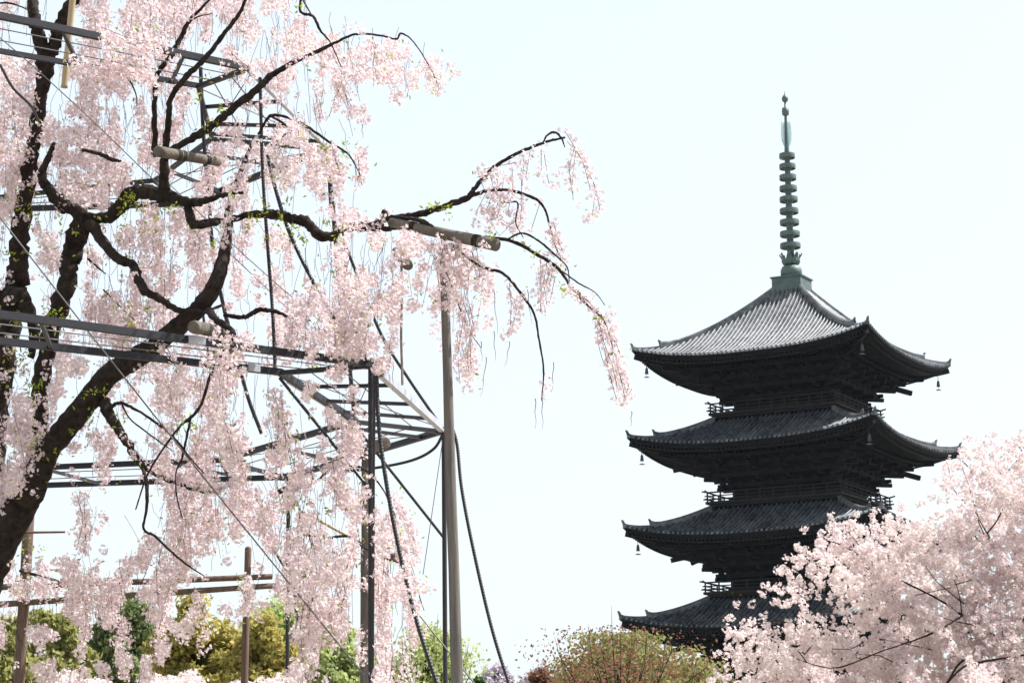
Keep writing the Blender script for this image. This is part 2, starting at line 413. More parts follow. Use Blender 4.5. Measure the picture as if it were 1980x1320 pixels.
def brackets(idx, zm, soff):
    a, wl = A_[idx], WALL[idx]
    zb = zm-2.75
    bm = MB()
    vo = wl+2.75; zo = zm-0.15
    # boarded coving behind the bracket arms
    vs = []
    for (v, z) in ((wl+0.02, zb-0.1), (wl+0.35, zb+0.55), (wl+1.3, zb+1.35), (wl+2.35, zo+0.05), (wl+2.7, zo+0.35)):
        vs += [(v, v, z), (-v, v, z), (-v, -v, z), (v, -v, z)]
    bm.add(vs, [(i*4+k, i*4+(k+1) % 4, (i+1)*4+(k+1) % 4, (i+1)*4+k) for i in range(4) for k in range(4)])
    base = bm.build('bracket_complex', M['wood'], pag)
    steps = [(wl+0.62, zb+0.42), (wl+1.32, zb+1.12), (wl+2.02, zb+1.82), (wl+2.6, zb+2.35)]
    for k in range(4):
        n, t_ = kframe(k)
        bb = MB()
        for (v, z) in steps:
            bb.bar(n*v-t_*(v+0.45)+Vector((0, 0, z)), n*v+t_*(v+0.45)+Vector((0, 0, z)), 0.20, 0.26)
        pos = [-wl, -wl/3, wl/3, wl]
        for u in pos:
            for j, (v, z) in enumerate(steps):
                bb.bar(n*(wl-0.1)+t_*u+Vector((0, 0, z-0.28)), n*(v+0.28)+t_*u+Vector((0, 0, z-0.28)), 0.24, 0.24)
                bb.box(n*v+t_*u+Vector((0, 0, z-0.15)), (0.19, 0.19, 0.10), Matrix.Rotation(k*math.pi/2, 3, 'Z'))
                # cross arm with its three blocks
                if j < 3:
                    bb.bar(n*v+t_*(u-0.75)+Vector((0, 0, z-0.02)), n*v+t_*(u+0.75)+Vector((0, 0, z-0.02)), 0.18, 0.20)
                    for q in (-0.66, 0.66):
                        bb.box(n*v+t_*(u+q)+Vector((0, 0, z+0.18)), (0.16, 0.16, 0.10), Matrix.Rotation(k*math.pi/2, 3, 'Z'))
            # tail rafters slanting down and out
            bb.bar(n*(wl+0.9)+t_*u+Vector((0, 0, zb+2.35)), n*(wl+3.25)+t_*u+Vector((0, 0, zb+1.52)), 0.24, 0.30)
        bb.build('bracket_row', M['wood2'], base)
        d = (kframe(k)[0]+kframe(k+1)[0])
        cb = MB()
        cb.bar(d*(wl+0.6)+Vector((0, 0, zb+2.3)), d*(wl+3.3)+Vector((0, 0, zb+1.45)), 0.28, 0.34)
        for (v, z) in steps: cb.bar(d*(wl-0.1)+Vector((0, 0, z-0.28)), d*(v+0.35)+Vector((0, 0, z-0.28)), 0.26, 0.26)
        cb.build('corner_bracket', M['wood2'], base)
def storey(idx, z0, z1):
    wl = WALL[idx]; mb = MB()
    mb.box((0, 0, (z0+z1)/2), (wl, wl, (z1-z0)/2))
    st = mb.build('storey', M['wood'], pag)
    ct = MB()
    for k in range(4):
        n, t_ = kframe(k)
        for u in (-wl, -wl/3, wl/3):
            c = n*(wl+0.02)+t_*u
            ct.tube([c+Vector((0, 0, z0+0.01)), c+Vector((0, 0, z1-0.02))], 0.2, 10)
        for z in (z0+0.25, z0+0.62*(z1-z0), z1-0.16):
            ct.bar(n*(wl+0.09)-t_*(wl+0.32)+Vector((0, 0, z)), n*(wl+0.09)+t_*(wl+0.32)+Vector((0, 0, z)), 0.2, 0.2)
        for s in (-1, 1):
            dr = MB(); dr.box(n*(wl+0.06)+t_*(s*wl/6.2)+Vector((0, 0, z0+0.62+(z1-z0)*0.25)), (0.05, wl/6.6, (z1-z0)*0.24) if k % 2 == 0 else (wl/6.6, 0.05, (z1-z0)*0.24)); dr.build('door', M['wood2'], st)
    ct.build('timber_framing', M['wood2'], st)
def balcony(idx):
    B = BAL[idx]; zf = RAIL[idx]-0.70
    fl = MB(); fl.box((0, 0, zf-0.09), (B, B, 0.09)); fl.box((0, 0, zf-0.27), (B-0.25, B-0.25, 0.085))
    bo = fl.build('balcony', M['lit_rail_wood'], pag)
    bs = MB(); bs.box((0, 0, zf-0.85), (B-0.5, B-0.5, 0.48))
    for k in range(4):
        n, t_ = kframe(k)
        for i in range(9):
            u = (B-0.55)*(2*i/8-1)
            bs.bar(n*(B-0.55)+t_*u+Vector((0, 0, zf-0.47)), n*(B-0.1)+t_*u+Vector((0, 0, zf-0.47)), 0.18, 0.2)
            bs.bar(n*(B-0.42)+t_*u+Vector((0, 0, zf-1.3)), n*(B-0.42)+t_*u+Vector((0, 0, zf-0.4)), 0.16, 0.16, n)
    bs.build('balcony_base', M['wood'], bo)
    for k in range(4):
        n, t_ = kframe(k); rb = MB(); v = B-0.12
        for (z, w_, ext, lift) in ((zf+0.16, 0.11, 0.30, 0.02), (zf+0.40, 0.08, 0.22, 0.0), (zf+0.66, 0.11, 0.42, 0.10)):
            z += 0.004*(k % 2)
            rb.tube([n*v-t_*(v+ext)+Vector((0, 0, z+lift)), n*v-t_*(v-0.1)+Vector((0, 0, z)), n*v+t_*(v-0.1)+Vector((0, 0, z)), n*v+t_*(v+ext)+Vector((0, 0, z+lift))], w_/2, 8)
        np_ = 11
        for i in range(np_):
            u = v*(2*i/(np_-1)-1)
            if i == np_-1: continue
            rb.bar(n*v+t_*u+Vector((0, 0, zf+0.01)), n*v+t_*u+Vector((0, 0, zf+(0.72 if i == 0 else 0.62))), 0.09, 0.09, n)
        rb.build('railing', M['lit_rail_wood'], bo)
hips = []
for i in range(5):
    rf, zm, soff = roof(i)
    brackets(i, zm, soff)
    z0 = (RAIL[i]-0.70) if i < 4 else 0.9
    storey(i, z0, zm-0.1)
    if i < 4: balcony(i)
    hips.append((i, zm, soff))
pl = MB(); pl.box((0, 0, 0.45), (7.2, 7.2, 0.45)); pl.build('podium', simple('podium_stone', (0.25, 0.24, 0.22), (0.38, 0.36, 0.33), 2), pag)
# spire
zpx = lambda y: U(1518, y, PY).z
sb = MB(); zb0, zb1 = 38.5, zpx(541)
sb.box((0, 0, (zb0+zb1)/2), (1.12, 1.12, (zb1-zb0)/2)); sb.box((0, 0, zb1+0.05), (1.22, 1.22, 0.05)); sb.box((0, 0, zb0+0.1), (1.18, 1.18, 0.1))
for k in range(4):
    n, t_ = kframe(k)
    for u in (-1.03, 0, 1.03): sb.bar(n*1.13+t_*u+Vector((0, 0, zb0+0.2)), n*1.07+t_*u+Vector((0, 0, zb1)), 0.12, 0.06, n)
spo = sb.build('spire', M['bronze'], pag)
pxm = PY/F_PX*1.02
dm = MB(); z0, z1 = zb1+0.10, zpx(513)
dm.lathe([(0.80, z0), (0.79, z0+(z1-z0)*0.6), (0.66, z0+(z1-z0)*0.88), (0.3, z1)], n=24); dm.build('inverted_bowl', M['bronze'], spo, True)
pt = MB(); zp = zpx(513)
for k in range(8):
    an = 2*math.pi*k/8+0.2; d = Vector((math.cos(an), math.sin(an), 0)); sd_ = Vector((-d.y, d.x, 0))
    prof = [(0.30, 0.0, 0.20), (0.52, 0.06, 0.30), (0.62, 0.25, 0.30), (0.66, 0.55, 0.20), (0.82, 0.80, 0.10), (0.78, 0.90, 0.03)]
    vs = []
    for (r_, z, w_) in prof: vs += [d*r_-sd_*w_+Vector((0, 0, zp+z)), d*(r_+0.05)+Vector((0, 0, zp+z-0.02)), d*r_+sd_*w_+Vector((0, 0, zp+z)), d*(r_-0.05)+Vector((0, 0, zp+z+0.02))]
    pt.add(vs, [(i*4+q, i*4+(q+1) % 4, (i+1)*4+(q+1) % 4, (i+1)*4+q) for i in range(5) for q in range(4)])
pt.lathe([(0.3, zp-0.05), (0.4, zp+0.05), (0.34, zp+0.2), (0.24, zp+0.5)], n=16)
pt.build('lotus_petal_ring', M['bronze'], spo)
sh = MB(); sh.lathe([(0.26, zpx(512)), (0.235, zpx(390)), (0.19, zpx(295)), (0.16, zpx(280)), (0.10, zpx(225)), (0.07, zpx(195))], n=16); sh.build('shaft', M['bronze'], spo, True)
for i, y in enumerate((302, 322.6, 343.6, 365, 386, 408.5, 430.4, 453, 475.6)):
    r_ = (15.3+4.5*i/8)*pxm; h = 0.17; z = zpx(y); rg = MB(); n_ = 32
    vs = []
    for (rr_, zz) in ((r_, -h), (r_*1.02, 0), (r_, h), (r_-0.06, h), (r_-0.06, -h)):
        for k in range(n_): vs.append((rr_*math.cos(2*math.pi*k/n_), rr_*math.sin(2*math.pi*k/n_), z+zz))
    rg.add(vs, [(j*n_+k, j*n_+(k+1) % n_, ((j+1) % 5)*n_+(k+1) % n_, ((j+1) % 5)*n_+k) for j in range(5) for k in range(n_)])
    rg.lathe([(0.30, z-0.22), (0.33, z-0.05), (0.33, z+0.05), (0.28, z+0.2)], n=14)
    for k in range(8):
        an = math.pi*k/4; rg.bar((0.28*math.cos(an), 0.28*math.sin(an), z), ((r_-0.03)*math.cos(an), (r_-0.03)*math.sin(an), z), 0.10, 0.12)
    rg.build('ring', M['bronze'], spo)
zf0, zf1 = zpx(285), zpx(236)
for k in range(4):                               # openwork water flame, four leaves round the shaft
    an = math.pi/2*k+R(60); d = Vector((math.cos(an), math.sin(an), 0)); ff = MB(); H_ = zf1-zf0
    outer = [(0.12, 0.0), (0.30, 0.10), (0.42, 0.25), (0.46, 0.5), (0.45, 0.8), (0.43, 1.0)]
    ff.tube([d*r_+Vector((0, 0, zf0+z*H_)) for r_, z in outer], [0.025]*5+[0.01], 6)
    for q in range(11):
        z = zf0+(0.12+0.08*q)*H_; r1 = 0.40 if q > 1 else 0.28
        ff.tube([d*0.13+Vector((0, 0, z-0.04)), d*(r1*0.55)+Vector((0, 0, z+0.07)), d*r1+Vector((0, 0, z+0.02))], 0.02, 5)
    ff.tube([d*0.27+Vector((0, 0, zf0+0.12*H_)), d*0.28+Vector((0, 0, zf0+0.95*H_))], 0.018, 5)
    ff.build('water_flame', M['flame'], spo)
ds = MB(); z = zpx(216); ds.lathe([(0.1, z-0.32), (0.24, z-0.27), (0.27, z), (0.24, z+0.27), (0.1, z+0.32)], n=16); ds.build('dragon_ball', M['bronze'], spo, True)
jw = MB(); z = zpx(191); jw.lathe([(0.06, z-0.30), (0.20, z-0.2), (0.25, z-0.02), (0.19, z+0.16), (0.07, z+0.3), (0.02, z+0.45), (0.01, z+0.62)], n=16); jw.build('jewel', M['bronze'], spo, True)
# wind bells under the roof corners
Rz = Matrix.Rotation(PROT, 3, 'Z')
names4 = {0: 'right', 1: 'far', 2: 'left', 3: 'front'}
corner_of = {}
for k in range(4):
    dw = Rz @ (kframe(k)[0]+kframe(k+1)[0]); corner_of[k] = dw
tiers = ['topmost', 'second', 'third', 'fourth', 'lowest']
def which(dw):
    if dw.y < -0.9: return 'front'
    if dw.x > 0.9: return 'right'
    if dw.x < -0.9: return 'left'
    return 'far'
for (i, zm, soff) in hips:
    for k in range(4):
        wn = which(corner_of[k])
        if wn == 'far' or i == 4 or (i, wn) in ((1, 'right'), (2, 'right'), (2, 'front'), (3, 'right'), (3, 'front'), (3, 'left')): continue
        v = A_[i]-0.75; dl = kframe(k)[0]+kframe(k+1)[0]
        pw = Rz @ (dl*v); z = soff(v, v)-0.35
        zz = z-0.55
        b_ = thing('wind_bell', f'small bronze wind bell hanging under the {wn} corner of the {tiers[i]} pagoda roof', 'wind bell', (PX+pw.x, PY+pw.y, zz), 0, 'wind bells on the pagoda')
        q = MB(); q.lathe([(0.14, -0.22), (0.115, -0.08), (0.10, 0.1), (0.08, 0.19), (0.03, 0.24)], n=14); q.build('bell', M['bell_bronze'], b_, True)
        q = MB(); q.tube([(0, 0, 0.23), (0, 0, 0.62)], 0.02, 6); q.build('hook', M['steel_black'], b_)
        q = MB(); q.tube([(0, 0, -0.25), (0, 0, -0.46)], 0.012, 5); q.add([(-0.24, 0, -0.46), (-0.08, 0.01, -0.40), (0.08, 0.01, -0.40), (0.24, 0, -0.46), (0.1, -0.01, -0.50), (-0.1, -0.01, -0.50)], [(0, 1, 2, 3, 4, 5)]); q.build('wind_catcher', M['bronze'], b_)

# ------------------------------------------------------------------ steel support frame round the weeping cherry
ZL, ZU = 4.90, 7.30
OC = Vector((-4.5, 19.05, 0))
def octo(Rr, z, a0=-30.6): return [OC+Vector((Rr*math.cos(R(a0+45*i)), Rr*math.sin(R(a0+45*i)), z)) for i in range(8)]
lo, li = octo(4.02, ZL), octo(3.2, ZL)
uo, ui = octo(2.92, ZU, -28), octo(2.2, ZU, -28)
lo[0], lo[1], lo[2] = UZ(717, 704, ZL), UZ(858, 832, ZL), UZ(558, 922, ZL)
li[0], li[1], li[2] = UZ(541, 718, ZL), UZ(688, 813, ZL), UZ(429, 888, ZL)
uo[0], uo[1] = UZ(478, 131, ZU), UZ(633, 286, ZU)
ui[0], ui[1] = UZ(383, 165, ZU), UZ(410, 267, ZU)
# front and back sides: run the rails through the traced points of the left picture edge
def extend(p, q, Lr): return p+(q-p).normalized()*Lr
lo[7] = extend(lo[0], UZ(0, 608, ZL), 3.1); li[7] = extend(li[0], UZ(0, 658, ZL), 2.45)
lo[3] = extend(lo[2], UZ(80, 938, ZL), 3.1); li[3] = extend(li[2], UZ(95, 902, ZL), 2.45)
uo[7] = extend(uo[0], UZ(0, 31, ZU), 2.25); ui[7] = extend(ui[0], UZ(0, 98, ZU), 1.75)
uo[2] = extend(uo[1], UZ(473, 354, ZU), 2.3); ui[2] = UZ(300, 348, ZU)
uo[3] = extend(UZ(300, 396, ZU), UZ(130, 401, ZU), 1.9)
uo[2] = UZ(365, 394, ZU)
fr = thing('octagonal_trellis', 'dark steel octagonal ring frame on posts carrying the weeping cherry', 'frame', (OC.x, OC.y, 0))
def fpart(name, m_, fn):
    mb = MB(); fn(mb); return mb.build(name, m_, fr, world=True)
def ring_part(pts, name, hw, hh, skip=()):
    for i in range(8):
        if i in skip: continue
        fpart(name, M['steel'], lambda q, i=i: q.bar(pts[i], pts[(i+1) % 8], hw, hh))
ring_part(lo, 'outer_rail', 0.045, 0.052); ring_part([p+Vector((0, 0, -0.004)) for p in li], 'inner_rail', 0.045, 0.050)
ring_part(uo, 'outer_rail', 0.042, 0.050, (0,)); fpart('outer_rail', M['galv_lit'], lambda q: q.bar(uo[0].lerp(uo[1], 0.02), uo[0].lerp(uo[1], 0.98), 0.032, 0.036)); ring_part([p+Vector((0, 0, -0.004)) for p in ui], 'inner_rail', 0.032, 0.038)  # pale material paints the sunlit side of this one upper rail
for ro_, ri_ in ((lo, li), (uo, ui)):
    for i in range(8):
        j = (i+1) % 8
        fpart('corner_tie', M['steel_black'], lambda q: q.bar(ro_[i]-Vector((0, 0, 0.012)), ri_[i]-Vector((0, 0, 0.012)), 0.034, 0.036))
        if i == 0: fracs = (0.27, 0.55, 0.78) if ro_ is lo else (0.38, 0.7, 0.9)
        else: fracs = (0.12, 0.62) if ro_ is lo else (0.3, 0.75)
        for t in fracs:
            A1, B1 = ro_[i].lerp(ro_[j], t), ri_[i].lerp(ri_[j], t)
            if i in (7, 3, 2): B1 = ri_[i].lerp(ri_[j], min(1, t+0.12))
            fpart('rung', M['steel_black'], lambda q: q.bar(A1-Vector((0, 0, 0.008)), B1-Vector((0, 0, 0.008)), 0.026, 0.028))
        for t in (0.36, 0.70):                  # two thin wires strung between the rails
            fpart('strung_wire', M['wire'], lambda q: q.tube([ro_[i].lerp(ri_[i], t), ro_[j].lerp(ri_[j], t)], 0.005, 5))
        if i == 0 or i == 1:
            fpart('cross_rod', M['wire'], lambda q: q.tube([ri_[i].lerp(ri_[j], 0.05), ro_[i].lerp(ro_[j], 0.95)], 0.0045, 5))
            fpart('cross_rod', M['wire'], lambda q: q.tube([ro_[i].lerp(ro_[j], 0.05), ri_[i].lerp(ri_[j], 0.95)], 0.0045, 5))
for i in range(8):                              # posts under the outer corners, struts, uprights to the upper ring
    p = lo[i]
    if i in (0, 1, 2, 7, 3):
        fpart('post', M['steel_black'], lambda q: q.tube([Vector((p.x, p.y, 0)), p+Vector((0, 0, 0.045))], 0.0205, 12))
        fpart('corner_plate', M['steel'], lambda q: q.bar(p-Vector((0.07, 0.02, 0)), p+Vector((0.035, 0.02, 0)), 0.065, 0.066))
        fpart('strut', M['steel_black'], lambda q: q.tube([li[i]-Vector((0, 0, 0.05)), Vector((p.x, p.y, p.z-0.95))], 0.013, 8))
    a, b = uo[i], li[i]
    if i in (1, 2, 7): fpart('upright', M['steel_black'], lambda q: q.tube([b, a], 0.014, 8))
a, b = U(856, 830, 19.9), U(866, 980, 19.9)
# bright galvanised sleeves on the inner rails
for (x0, y0, x1, y1, z, off) in ((362, 656, 395, 660, ZL, 0), (478, 710, 500, 713, ZL, 0), (560, 733, 690, 815, ZL, 0)):
    fpart('pale_sleeve', M['galv_lit'], lambda q: q.bar(UZ(x0, y0, z), UZ(x1, y1, z), 0.050, 0.056))
fpart('pale_sleeve', M['galv_lit'], lambda q: q.bar(lo[0].lerp(lo[1], 0.12), lo[0].lerp(lo[1], 0.97), 0.050, 0.058))  # cover on the outer rail, sky reflection put into its pale colour

# corrugated conduits and guy wires
def conduit(name, pts, r, label, m_='rubber', ribs=True, cat='cable', group=None):
    P = catmull([U(*p) for p in pts], 10)
    if ribs:                                    # resample and ridge it
        P = np.array(P); L = np.concatenate([[0], np.cumsum(np.linalg.norm(np.diff(P, axis=0), axis=1))])
        n = int(L[-1]/0.0125); s = np.linspace(0, L[-1], n)
        P = np.stack([np.interp(s, L, P[:, i]) for i in range(3)], 1)
        rad = [r*(0.92 if i % 2 else 0.80) for i in range(n)]
    else: rad = [r]*len(P)
    mb = MB(); mb.tube(P, rad, 7)
    o = mb.build(name, M[m_]); tag(o, label, cat, group); return o
GC = 'corrugated black cables on the frame'
conduit('corrugated_cable', [(503, 150, 17.4), (508, 330, 17.45), (518, 480, 17.45), (527, 600, 17.4), (532, 712, 17.3)], 0.016, 'nearly upright corrugated black cable from the upper ring to the lower ring of the frame', group=GC)
conduit('corrugated_cable', [(518, 300, 17.4), (530, 355, 17.35), (562, 455, 17.3), (622, 575, 17.2), (672, 650, 17.1), (712, 698, 17.0)], 0.018, 'black cable slanting down in front of the mossy limb to the near frame corner', group=GC)
conduit('corrugated_cable', [(655, 440, 18.9), (690, 530, 19.1), (738, 648, 19.3), (792, 735, 19.7), (856, 828, 20.0)], 0.016, 'corrugated black cable sloping down to the frame corner behind the tall timber pole', group=GC)
conduit('corrugated_cable', [(728, 700, 16.95), (731, 800, 16.9), (742, 900, 16.85), (765, 1030, 16.8), (800, 1180, 16.7), (848, 1330, 16.6), (900, 1480, 16.5)], 0.0185, 'thick corrugated black cable bowing away from the foot of the near steel post', group=GC)
conduit('corrugated_cable', [(724, 712, 16.98), (724, 800, 16.98), (723, 900, 16.98), (722, 1100, 16.98), (721, 1330, 16.98), (721, 1500, 16.98)], 0.011, 'corrugated black cable running straight down against the near steel post', group=GC)
conduit('corrugated_cable', [(872, 820, 19.8), (884, 860, 19.8), (893, 945, 19.7), (915, 1060, 19.6), (950, 1210, 19.5), (987, 1330, 19.4), (1020, 1430, 19.3)], 0.0175, 'black cable bowing out into the open sky right of the tall timber pole', group=GC)
conduit('corrugated_cable', [(857, 838, 20.0), (838, 868, 20.0), (795, 890, 20.1), (720, 905, 20.2), (640, 913, 20.3)], 0.013, 'slack black cable looping below the far corner of the frame', ribs=False, group=GC)
conduit('corrugated_cable', [(634, 288, 19.8), (639, 390, 19.8), (646, 440, 19.8), (658, 590, 19.8), (676, 720, 19.7), (685, 810, 19.6)], 0.017, 'corrugated black cable hanging from the far corner of the upper ring behind blossoms', group=GC)
conduit('corrugated_cable', [(388, 130, 18.6), (393, 250, 18.7), (404, 390, 18.8), (413, 490, 18.9), (432, 590, 19.0), (476, 756, 19.2), (506, 838, 19.3)], 0.017, 'black cable dropping between the left branches from the upper ring corner', ribs=False, group=GC)
conduit('corrugated_cable', [(557, 1060, 22.2), (568, 1130, 22.2), (577, 1200, 22.1), (592, 1290, 22.0), (600, 1330, 22.0)], 0.022, 'corrugated black cable curving down beside the rear steel post among hanging blossoms', group=GC)
GW = 'thin guy wires'
conduit('guy_wire', [(-80, 318, 15.3), (320, 830, 16.1), (720, 1325, 17.0)], 0.0055, 'long thin guy wire crossing from the left edge down to the steel post foot', 'wire', False, 'wire', GW)
conduit('guy_wire', [(300, 330, 18.0), (480, 500, 17.6), (700, 690, 17.1)], 0.0035, 'faint thin wire slanting from the upper frame towards the near frame corner', 'wire', False, 'wire', GW)
conduit('guy_wire', [(700, 1050, 19.0), (820, 1200, 19.0), (925, 1330, 19.0)], 0.006, 'thin dark wire slanting down behind the tall timber pole near the bottom', 'wire', False, 'wire', GW)
conduit('guy_wire', [(-40, 40, 15.6), (60, 125, 16.4), (180, 235, 17.0), (330, 380, 17.8), (560, 600, 18.2)], 0.004, 'thin wire slanting down across the forked trunk at upper left', 'wire', False, 'wire', GW)
conduit('guy_wire', [(0, 125, 15.4), (25, 170, 15.5), (60, 205, 15.7), (75, 235, 16.0)], 0.010, 'thick black cord sagging past the forked trunk at the left edge', 'rubber', False, 'wire', GW)
conduit('guy_wire', [(856, 850, 20.0), (840, 960, 20.0), (818, 1110, 20.0)], 0.0035, 'pale thin wire hanging straight down from the far frame corner', 'wire', False, 'wire', GW)

# ------------------------------------------------------------------ timber props, logs and trestle
def timber(mb, p0, p1, w0, w1, n=14):
    a, b = Vector(p0), Vector(p1); pts = []; rad = []
    for i in range(13):
        t = i/12; p = a.lerp(b, t); rr = (w0+(w1-w0)*t)*(1+0.025*math.sin(i*1.7)+0.02*random.uniform(-1, 1))
        pts.append(p+Vector((random.uniform(-1, 1), random.uniform(-1, 1), 0))*w0*0.05); rad.append(rr)
    pts.insert(0, a+(a-b).normalized()*w0*0.10); rad.insert(0, w0*0.90)
    pts.append(b+(b-a).normalized()*w1*0.10); rad.append(w1*0.90)
    mb.tube(pts, rad, n)
def px_r(w_, Y): return w_*Y/F_PX/2
def lash(pt, p0, p1, r, n=2):                    # rope turns round a log
    mb = MB(); d = (Vector(p1)-Vector(p0)).normalized()
    for i in range(n): mb.tube([pt+d*(0.022*i-0.012), pt+d*(0.022*i+0.010)], r, 14)
    return mb
def prop(label, foot, top, wf, wt, beam, bw, ropes, m_='timber', group='timber props under the branches'):
    base = U(*foot); tp = U(*top)
    d = (base-tp); base = tp+d*(tp.z/(tp.z-base.z))
    t_ = thing('timber_prop', label, 'prop', base, 0, group)
    mb = MB(); timber(mb, base, tp, px_r(wf, foot[2])*1.15, px_r(wt, top[2])); mb.build('pole', M[m_], t_, True, True)
    p0, p1 = U(*beam[0]), U(*beam[1])
    mb = MB(); timber(mb, p0, p1, px_r(bw[0], beam[0][2]), px_r(bw[1], beam[1][2])); bo = mb.build('crossbeam', M['log'], t_, True, True)
    for f in ropes:
        pt = p0.lerp(p1, f); r = (px_r(bw[0], beam[0][2])*(1-f)+px_r(bw[1], beam[1][2])*f)*1.08
        lash(pt, p0, p1, r).build('lashing', M['strap'], bo, True, True)
    return t_
prop('tall grey timber pole with a log crossbeam under the long right-hand branch', (884, 1325, 16.5), (858, 470, 16.5), 25, 17, ((757, 430, 16.6), (961, 474, 16.2)), (20, 25), (0.2, 0.80))
prop('grey timber pole with angled log crossbeam standing just behind the black steel post', (707, 1325, 18.6), (709, 870, 18.6), 22, 19, ((648, 893, 19.0), (744, 856, 17.9)), (19, 24), (0.1, 0.6))
prop('short timber pole wrapped in hanging blossom right of the black steel post', (744, 1325, 20.5), (744, 1085, 20.5), 17, 15, ((716, 1082, 20.6), (770, 1076, 20.4)), (15, 17), (0.4,), 'timber_brown')
def loose_log(label, p0, p1, w0, w1, ropes):
    a, b = U(*p0), U(*p1); o = thing('support_log', label, 'log', a.lerp(b, 0.5), 0, 'logs lashed under branches')
    mb = MB(); timber(mb, a, b, px_r(w0, p0[2]), px_r(w1, p1[2])); mb.build('log_body', M['log'], o, True, True)
    for f in ropes: lash(a.lerp(b, f), a, b, px_r(w0+(w1-w0)*f, p0[2])*1.08, 2).build('lashing', M['strap'], o, True, True)
loose_log('pale cut log strapped under the rising limb at upper left', (305, 293, 16.6), (422, 313, 17.2), 23, 18, (0.3, 0.38, 0.78))
loose_log('short pale log strapped below the fork, just above the front steel rail', (374, 632, 15.9), (444, 645, 16.8), 26, 24, (0.62, 0.7))
loose_log('dark banded log end hanging among blossoms left of the tall timber pole', (766, 486, 17.3), (789, 513, 16.7), 18, 20, (0.25, 0.6, 0.9))
mb = MB(); a, b = U(776, 512, 16.75), U(777, 744, 16.75); mb.tube([a.lerp(b, i/8)+Vector((0.004*math.sin(i), 0, 0)) for i in range(9)], 0.010, 6)
tag(mb.build('hanging_rope', M['rope']), 'straight grey rope hanging from the banded log end', 'rope')
def bamboo(label, p0, p1, w_):
    a, b = U(*p0), U(*p1); mb = MB(); pts = []; rad = []; n = 40; r = px_r(w_, p0[2])
    for i in range(n+1):
        pts.append(a.lerp(b, i/n)); rad.append(r*(1.15 if i % 10 == 0 else 1.0))
    mb.tube(pts, rad, 10); o = mb.build('bamboo_pole', M['bamboo'], smooth=True); tag(o, label, 'pole', 'bamboo poles in the weeping cherry')
bamboo('tan bamboo pole tied upright against the forked trunk at upper left', (146, -60, 17.4), (124, 170, 17.5), 13)
bamboo('thin tan bamboo pole sloping through the lower blossoms to the timber pole', (583, 988, 18.3), (692, 1046, 18.5), 6)
# trestle
tb = U(57, 985, 21.5); tr = thing('timber_trestle', 'brown timber trestle of two posts and two long rails under low blossoms', 'trestle', (tb.x, tb.y, 0))
for (x0, y0, x1, y1, Y, w0, w1) in ((57, 982, 36, 1330, 21.5, 21, 25), (480, 1060, 472, 1330, 22.0, 13, 17)):
    tp, bt = U(x0, y0, Y), U(x1, y1, Y); bt = tp+(bt-tp)*(tp.z/(tp.z-bt.z))
    mb = MB(); timber(mb, bt, tp, px_r(w1, Y), px_r(w0, Y)); mb.build('post', M['timber_brown'], tr, True, True)
for (x0, y0, x1, y1, w0, w1) in ((-60, 1137, 526, 1114, 12, 11), (-60, 1172, 538, 1131, 12, 11)):
    mb = MB(); timber(mb, U(x0, y0, 21.4), U(x1, y1, 21.7), px_r(w0, 21.4), px_r(w1, 21.7)); mb.build('rail', M['timber_brown'], tr, True, True)
mb = MB(); timber(mb, U(50, 1029, 21.4), U(126, 1028, 21.4), px_r(5, 21.4), px_r(4, 21.4)); mb.build('short_rail', M['timber_brown'], tr, True, True)

# ------------------------------------------------------------------ weeping cherry: trunk and limbs
wc_base = Vector((-4.6, 18.8, 0))
wc = thing('weeping_cherry', 'large weeping cherry in pale pink bloom with dark twisting limbs inside a steel frame', 'cherry tree', wc_base)
def limb(name, pts, parent, m_='bark', rough=0.13, n=None, world=True):
    """pts: (px, py, depth, width in photo pixels)"""
    P = [np.array([*U(x, y, Y), w_*Y/F_PX/2]) for x, y, Y, w_ in pts]
    C = catmull(P, 8); mb = MB(); pp = []; rr = []
    for i, c in enumerate(C):
        r = max(c[3], 0.003)
        j = np.array([random.gauss(0, 1) for _ in range(3)])*r*rough
        pp.append(Vector(c[:3]+j)); rr.append(r*(1+random.uniform(-rough, rough)))
    w0 = pts[0][3]
    mb.tube(pp, rr, n or (12 if w0 > 25 else 8 if w0 > 6 else 6))
    return mb.build(name, M[m_], parent, True, world)
foot = P2([tuple(wc_base)])
limb('trunk', [(foot[0][0]+10, foot[1][0]+20, 18.8, 165), (-120, 1500, 18.8, 125), (-95, 1290, 18.7, 104), (-55, 1170, 18.6, 86), (5, 1040, 18.4, 70), (38, 985, 18.3, 62), (68, 930, 18.2, 54), (93, 870, 18.1, 48), (150, 800, 17.9, 46), (215, 722, 17.7, 44), (280, 682, 17.5, 42), (335, 638, 17.3, 36), (388, 592, 17.2, 34), (418, 545, 17.2, 31), (434, 490, 17.3, 25), (440, 440, 17.4, 20), (446, 390, 17.5, 14), (470, 320, 17.6, 9), (490, 270, 17.6, 5)], wc, rough=0.045, n=16)
